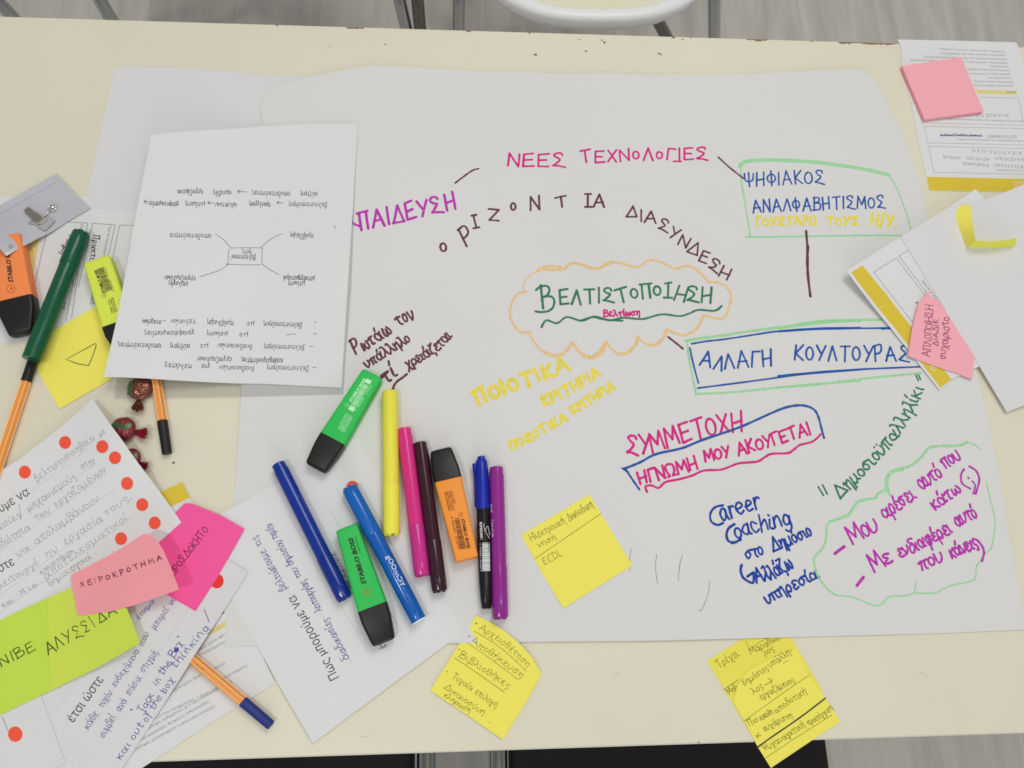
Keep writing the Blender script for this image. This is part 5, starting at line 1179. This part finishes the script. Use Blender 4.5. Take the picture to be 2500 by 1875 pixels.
# ================================================================== sticky notes
write(gr2, 'ΑΛΥΣΣΙ', 'K', [(372, 785), (520, 700), (640, 632), (740, 565)], 98, .9, 'dkgreen'); write(gr2, 'ΔΑ', 'K', [(770, 540), (900, 462)], 78, .9, 'dkgreen'); write(gr1, 'ΟΥΝΙΒΕ', 'K', [(-150, 950), (-10, 885), (130, 820), (272, 745)], 78, .9, 'dkgreen')
write(pk, 'ΧΕΙΡΟΚΡΟΤΗΜΑ', 'K', [(625, 262), (830, 205), (1050, 125), (1250, 48)], 42, .9, 'rose', gap=.5)
write(hot, 'ΠΡΟΣΔΟΚΗΤΟ', 'X', [(285, 950), (370, 820), (470, 690), (590, 530)], 72, .8, 'plum', gap=.14)
write(ec, 'Ηλεκτρονική', 'O', [(705, 408), (905, 300)], 58, .7, 'olive', gap=.1); write(ec, 'Διασκεδαση', 'O', [(925, 290), (1065, 205)], 58, .7, 'olive', gap=.1); write(ec, 'νηση', 'O', [(745, 442), (850, 395)], 46, .7, 'olive', gap=.1); write(ec, 'ECDL', 'O', [(782, 542), (885, 488)], 50, .7, 'olive')
LN('olive', 'O', [([(725, 508), (915, 378), (1108, 245)], .7, True)], 'ruled_line', surf=ec)
for t, p, h in (('Αρχειοθέτηση', [(398, 918), (530, 1000), (680, 1135)], 50), ('Αποθήκευση', [(350, 990), (500, 1090), (645, 1200)], 50), ('Βιβλιοθήκες', [(285, 1075), (430, 1165), (570, 1262)], 52), ('Τυχαία επιλογή', [(240, 1195), (380, 1290), (495, 1370)], 50), ('Δικαιοσύνη', [(200, 1255), (320, 1340), (425, 1412)], 44), ('κληρωση', [(195, 1305), (345, 1400)], 42)):
    write(li, t, 'O', p, h, .65, 'olive', gap=.1)
LN('olive', 'O', [([(372, 925), (530, 1025), (675, 1157)], .6, True), ([(328, 990), (480, 1095), (625, 1205)], .6, True), ([(262, 1082), (400, 1175), (548, 1280)], .7, True), ([(385, 880), (388, 882)], 1.8, False), ([(344, 956), (347, 957)], 1.8, False), ([(286, 1032), (288, 1034)], 1.4, False), ([(215, 1160), (218, 1162)], 1.2, False), ([(461, 1454), (463, 1455)], .9, False)], 'ruled_line', surf=li)
write(nA, 'Τρέχει', 'Q', [(575, 490), (755, 372)], 92, .75, 'olive', gap=.1); write(nA, 'Μαραθώνι', 'Q', [(865, 365), (1140, 215)], 80, .75, 'olive', gap=.1); write(nA, 'ρος', 'Q', [(990, 372), (1072, 322)], 66, .75, 'olive', gap=.1); write(nA, 'Μηδ', 'Q', [(670, 725), (745, 668)], 70, .75, 'olive', gap=.1)
LN('olive', 'Q', [([(812, 236), (850, 308), (1010, 208)], .6, False), ([(612, 680), (745, 590)], .7, False)], 'ruled_line', surf=nA)
for t, p, h in (('δημόσιος', [(800, 645), (1020, 495)], 76), ('υπάλλη-', [(1035, 480), (1245, 345)], 80), ('λος', [(885, 720), (975, 660)], 74), ('εργαζόμενος.', [(955, 770), (1100, 690), (1268, 600)], 76), ('Πιο', [(845, 1010), (930, 960)], 76), ('ευκολη', [(950, 955), (1060, 890)], 72), ('αποδοτική', [(1085, 895), (1220, 800), (1365, 710)], 78), ('κ', [(925, 1120), (965, 1085)], 76), ('ευχάριστη', [(985, 1055), (1110, 985), (1240, 930)], 74), ('Ψυχαναγκτική', [(985, 1235), (1180, 1120), (1350, 1010)], 84), ('προσέγγιση', [(1380, 1000), (1500, 930), (1600, 850)], 74)):
    write(nb, t, 'Q', p, h, .75, 'olive', gap=.1)
LN('olive', 'Q', [([(985, 640), (1055, 592)], .8, False), ([(1015, 578), (1055, 590), (1040, 622)], .8, False), ([(795, 962), (1090, 750), (1385, 545)], .6, True), ([(990, 1295), (1250, 1120), (1590, 905)], .6, True), ([(1150, 440), (1195, 415)], .6, False)], 'ruled_line', surf=nb)
LN('pen', 'Q', [([(920, 1195), (1060, 1095), (1300, 930), (1530, 755)], 1.9, True)], 'thick_line', 'thick black line', surf=nb)
write(pa, 'ΑΠΛΟΠΟΙΗΣΗ', 'I', [(1025, 1302), (1040, 1120), (1045, 955)], 58, .8, 'plum', gap=.1); write(pa, 'ΔΙΑΔΙΚ', 'I', [(1078, 1228), (1080, 1050)], 38, .8, 'plum', gap=.2); write(pa, 'συχαριστο', 'I', [(1128, 1320), (1150, 1150), (1155, 1035)], 62, .8, 'plum', gap=.1)

# ================================================================== right-hand forms
r1s = r1
gs = patch(r1, 'R', [(447, 1387), (900, 1398), (1500, 1410), (1650, 1412), (1690, 1530), (1200, 1533), (470, 1519)], GOLD, 'gold_band'); patch(r1, 'R', [(915, 548), (1312, 562), (1318, 597), (935, 585)], PALEGOLD, 'pale_gold_band')
ruled(r1, 'R', [(955, 620), (1330, 630), (1372, 860)], .35, 'grey'); ruled(r1, 'R', [(395, 868), (900, 880), (1500, 893)], .35, 'grey'); ruled(r1, 'R', [(1500, 928), (420, 900), (455, 1060), (1500, 1085)], .35, 'grey'); ruled(r1, 'R', [(1500, 1118), (460, 1095), (515, 1345), (1500, 1365)], .35, 'grey')
for t, a, b in (('ευαίσθητος, (οργανωτικός, ρεαλιστής, μεθοδικός)', (1195, 178), (560, 150)), ('ευχάριστη (χιούμορ, παιχνίδι, διασκέδαση)', (1202, 212), (585, 192)), ('δημιουργικός (φαντασία, νέες ιδέες, ανοιχτό μυαλό, καινοτόμος)', (1215, 252), (420, 225)), ('αξιόπιστος, (υπεύθυνος, ακριβής, προσεκτικός, συνεπής)', (1225, 288), (290, 258)), ('αντικειμενικός', (1232, 322), (1058, 318)),
                ('κοινωνικός (επικοινωνία και συνεργασία)', (1245, 358), (830, 345)), ('πρακτικός (λύσεις που δουλεύουν)', (1253, 395), (855, 388)), ('τις συμμετοχές του', (1265, 432), (1038, 428)), ('αποφασιστικός (ανάληψη ευθύνης)', (1275, 472), (898, 462)), ('οργανωτικός (σχέδιο δράσης)', (1283, 508), (898, 500)), ('Ποιά είναι τα βασικά σου σημεία/χαρακτηριστικά;', (1382, 848), (640, 826)), ('Πώς θα περιγράφατε τον εαυτό σας με μια λέξη;', (1420, 1040), (738, 1022)), ('Με τι ασχολείστε;', (1420, 1325), (1115, 1318))):
    typed(r1, t, 'R', a, b, 15, 'grey')
typed(r1, 'ΟΝΟΜΑ', 'R', (1300, 562), (1215, 558), 22, 'grey'); typed(gs, 'διά βίου', 'R', (1420, 1440), (1282, 1435), 16, 'white'); typed(gs, 'μάθηση', 'R', (1400, 1472), (1285, 1468), 16, 'white')
for t, a, b in (('ΑΓΑΠΩΣΤΙΣΜΟΙ', (1235, 782), (815, 782)), ('ΕΣΤΙΑΣΜΕΝΟΣ', (1308, 990), (1030, 985)), ('ΔΙΕΚΠΕΡΑΙΩΣΗ', (1360, 1150), (880, 1122)), ('ΔΙΑΧΕΙΡΙΣΗ', (1400, 1212), (1105, 1198)), ('ΑΡΧΕΙΩΝ', (1048, 1208), (828, 1195)), ('ΛΗΨΗΣ', (772, 1195), (600, 1182)), ('ΚΑΤΑΣΤΑΣΗΣ', (1400, 1280), (1100, 1262)), ('ΠΛΗΡΩΜΗΣ', (1045, 1265), (795, 1245))):
    write(r1, t, 'R', [a, b], 30, .5, 'pencil', gap=.3)
I_ = Ink(r1); q = [(575 + 14 * i + random.uniform(-8, 8), 985 + random.uniform(-11, 12)) for i in range(29)]; I_.line('R', q, .7); I_.line('R', q[::-1][3:], .7); I_.line('R', [(580, 990), (980, 995)], 1.1); I_.done('scribble', 'ball', 'dark blue scribbled-out word')
g3 = patch(r3, 'I', [(492, 733), (570, 685), (720, 868), (930, 1135), (1168, 1455), (1095, 1512), (790, 1112)], GOLD, 'gold_band')
ruled(r3, 'I', [(915, 1080), (645, 732), (797, 635), (1000, 900)], .35, 'print'); ruled(r3, 'I', [(1010, 880), (815, 622), (878, 583)], .35, 'print')
typed(r3, 'αυτό με μια λέξη', 'I', (1078, 915), (978, 785), 15, 'print'); write(r3, 'χα', 'I', [(930, 935), (960, 960)], 22, .6, 'pen'); typed(g3, 'διά βίου', 'I', (1070, 1375), (1020, 1352), 12, 'white'); typed(g3, 'μάθηση', 'I', (1060, 1392), (1030, 1378), 12, 'white')

for o in list(bpy.data.objects):
    if '_o' in o: del o['_o']
    if 'group' in o and not o['group']: del o['group']
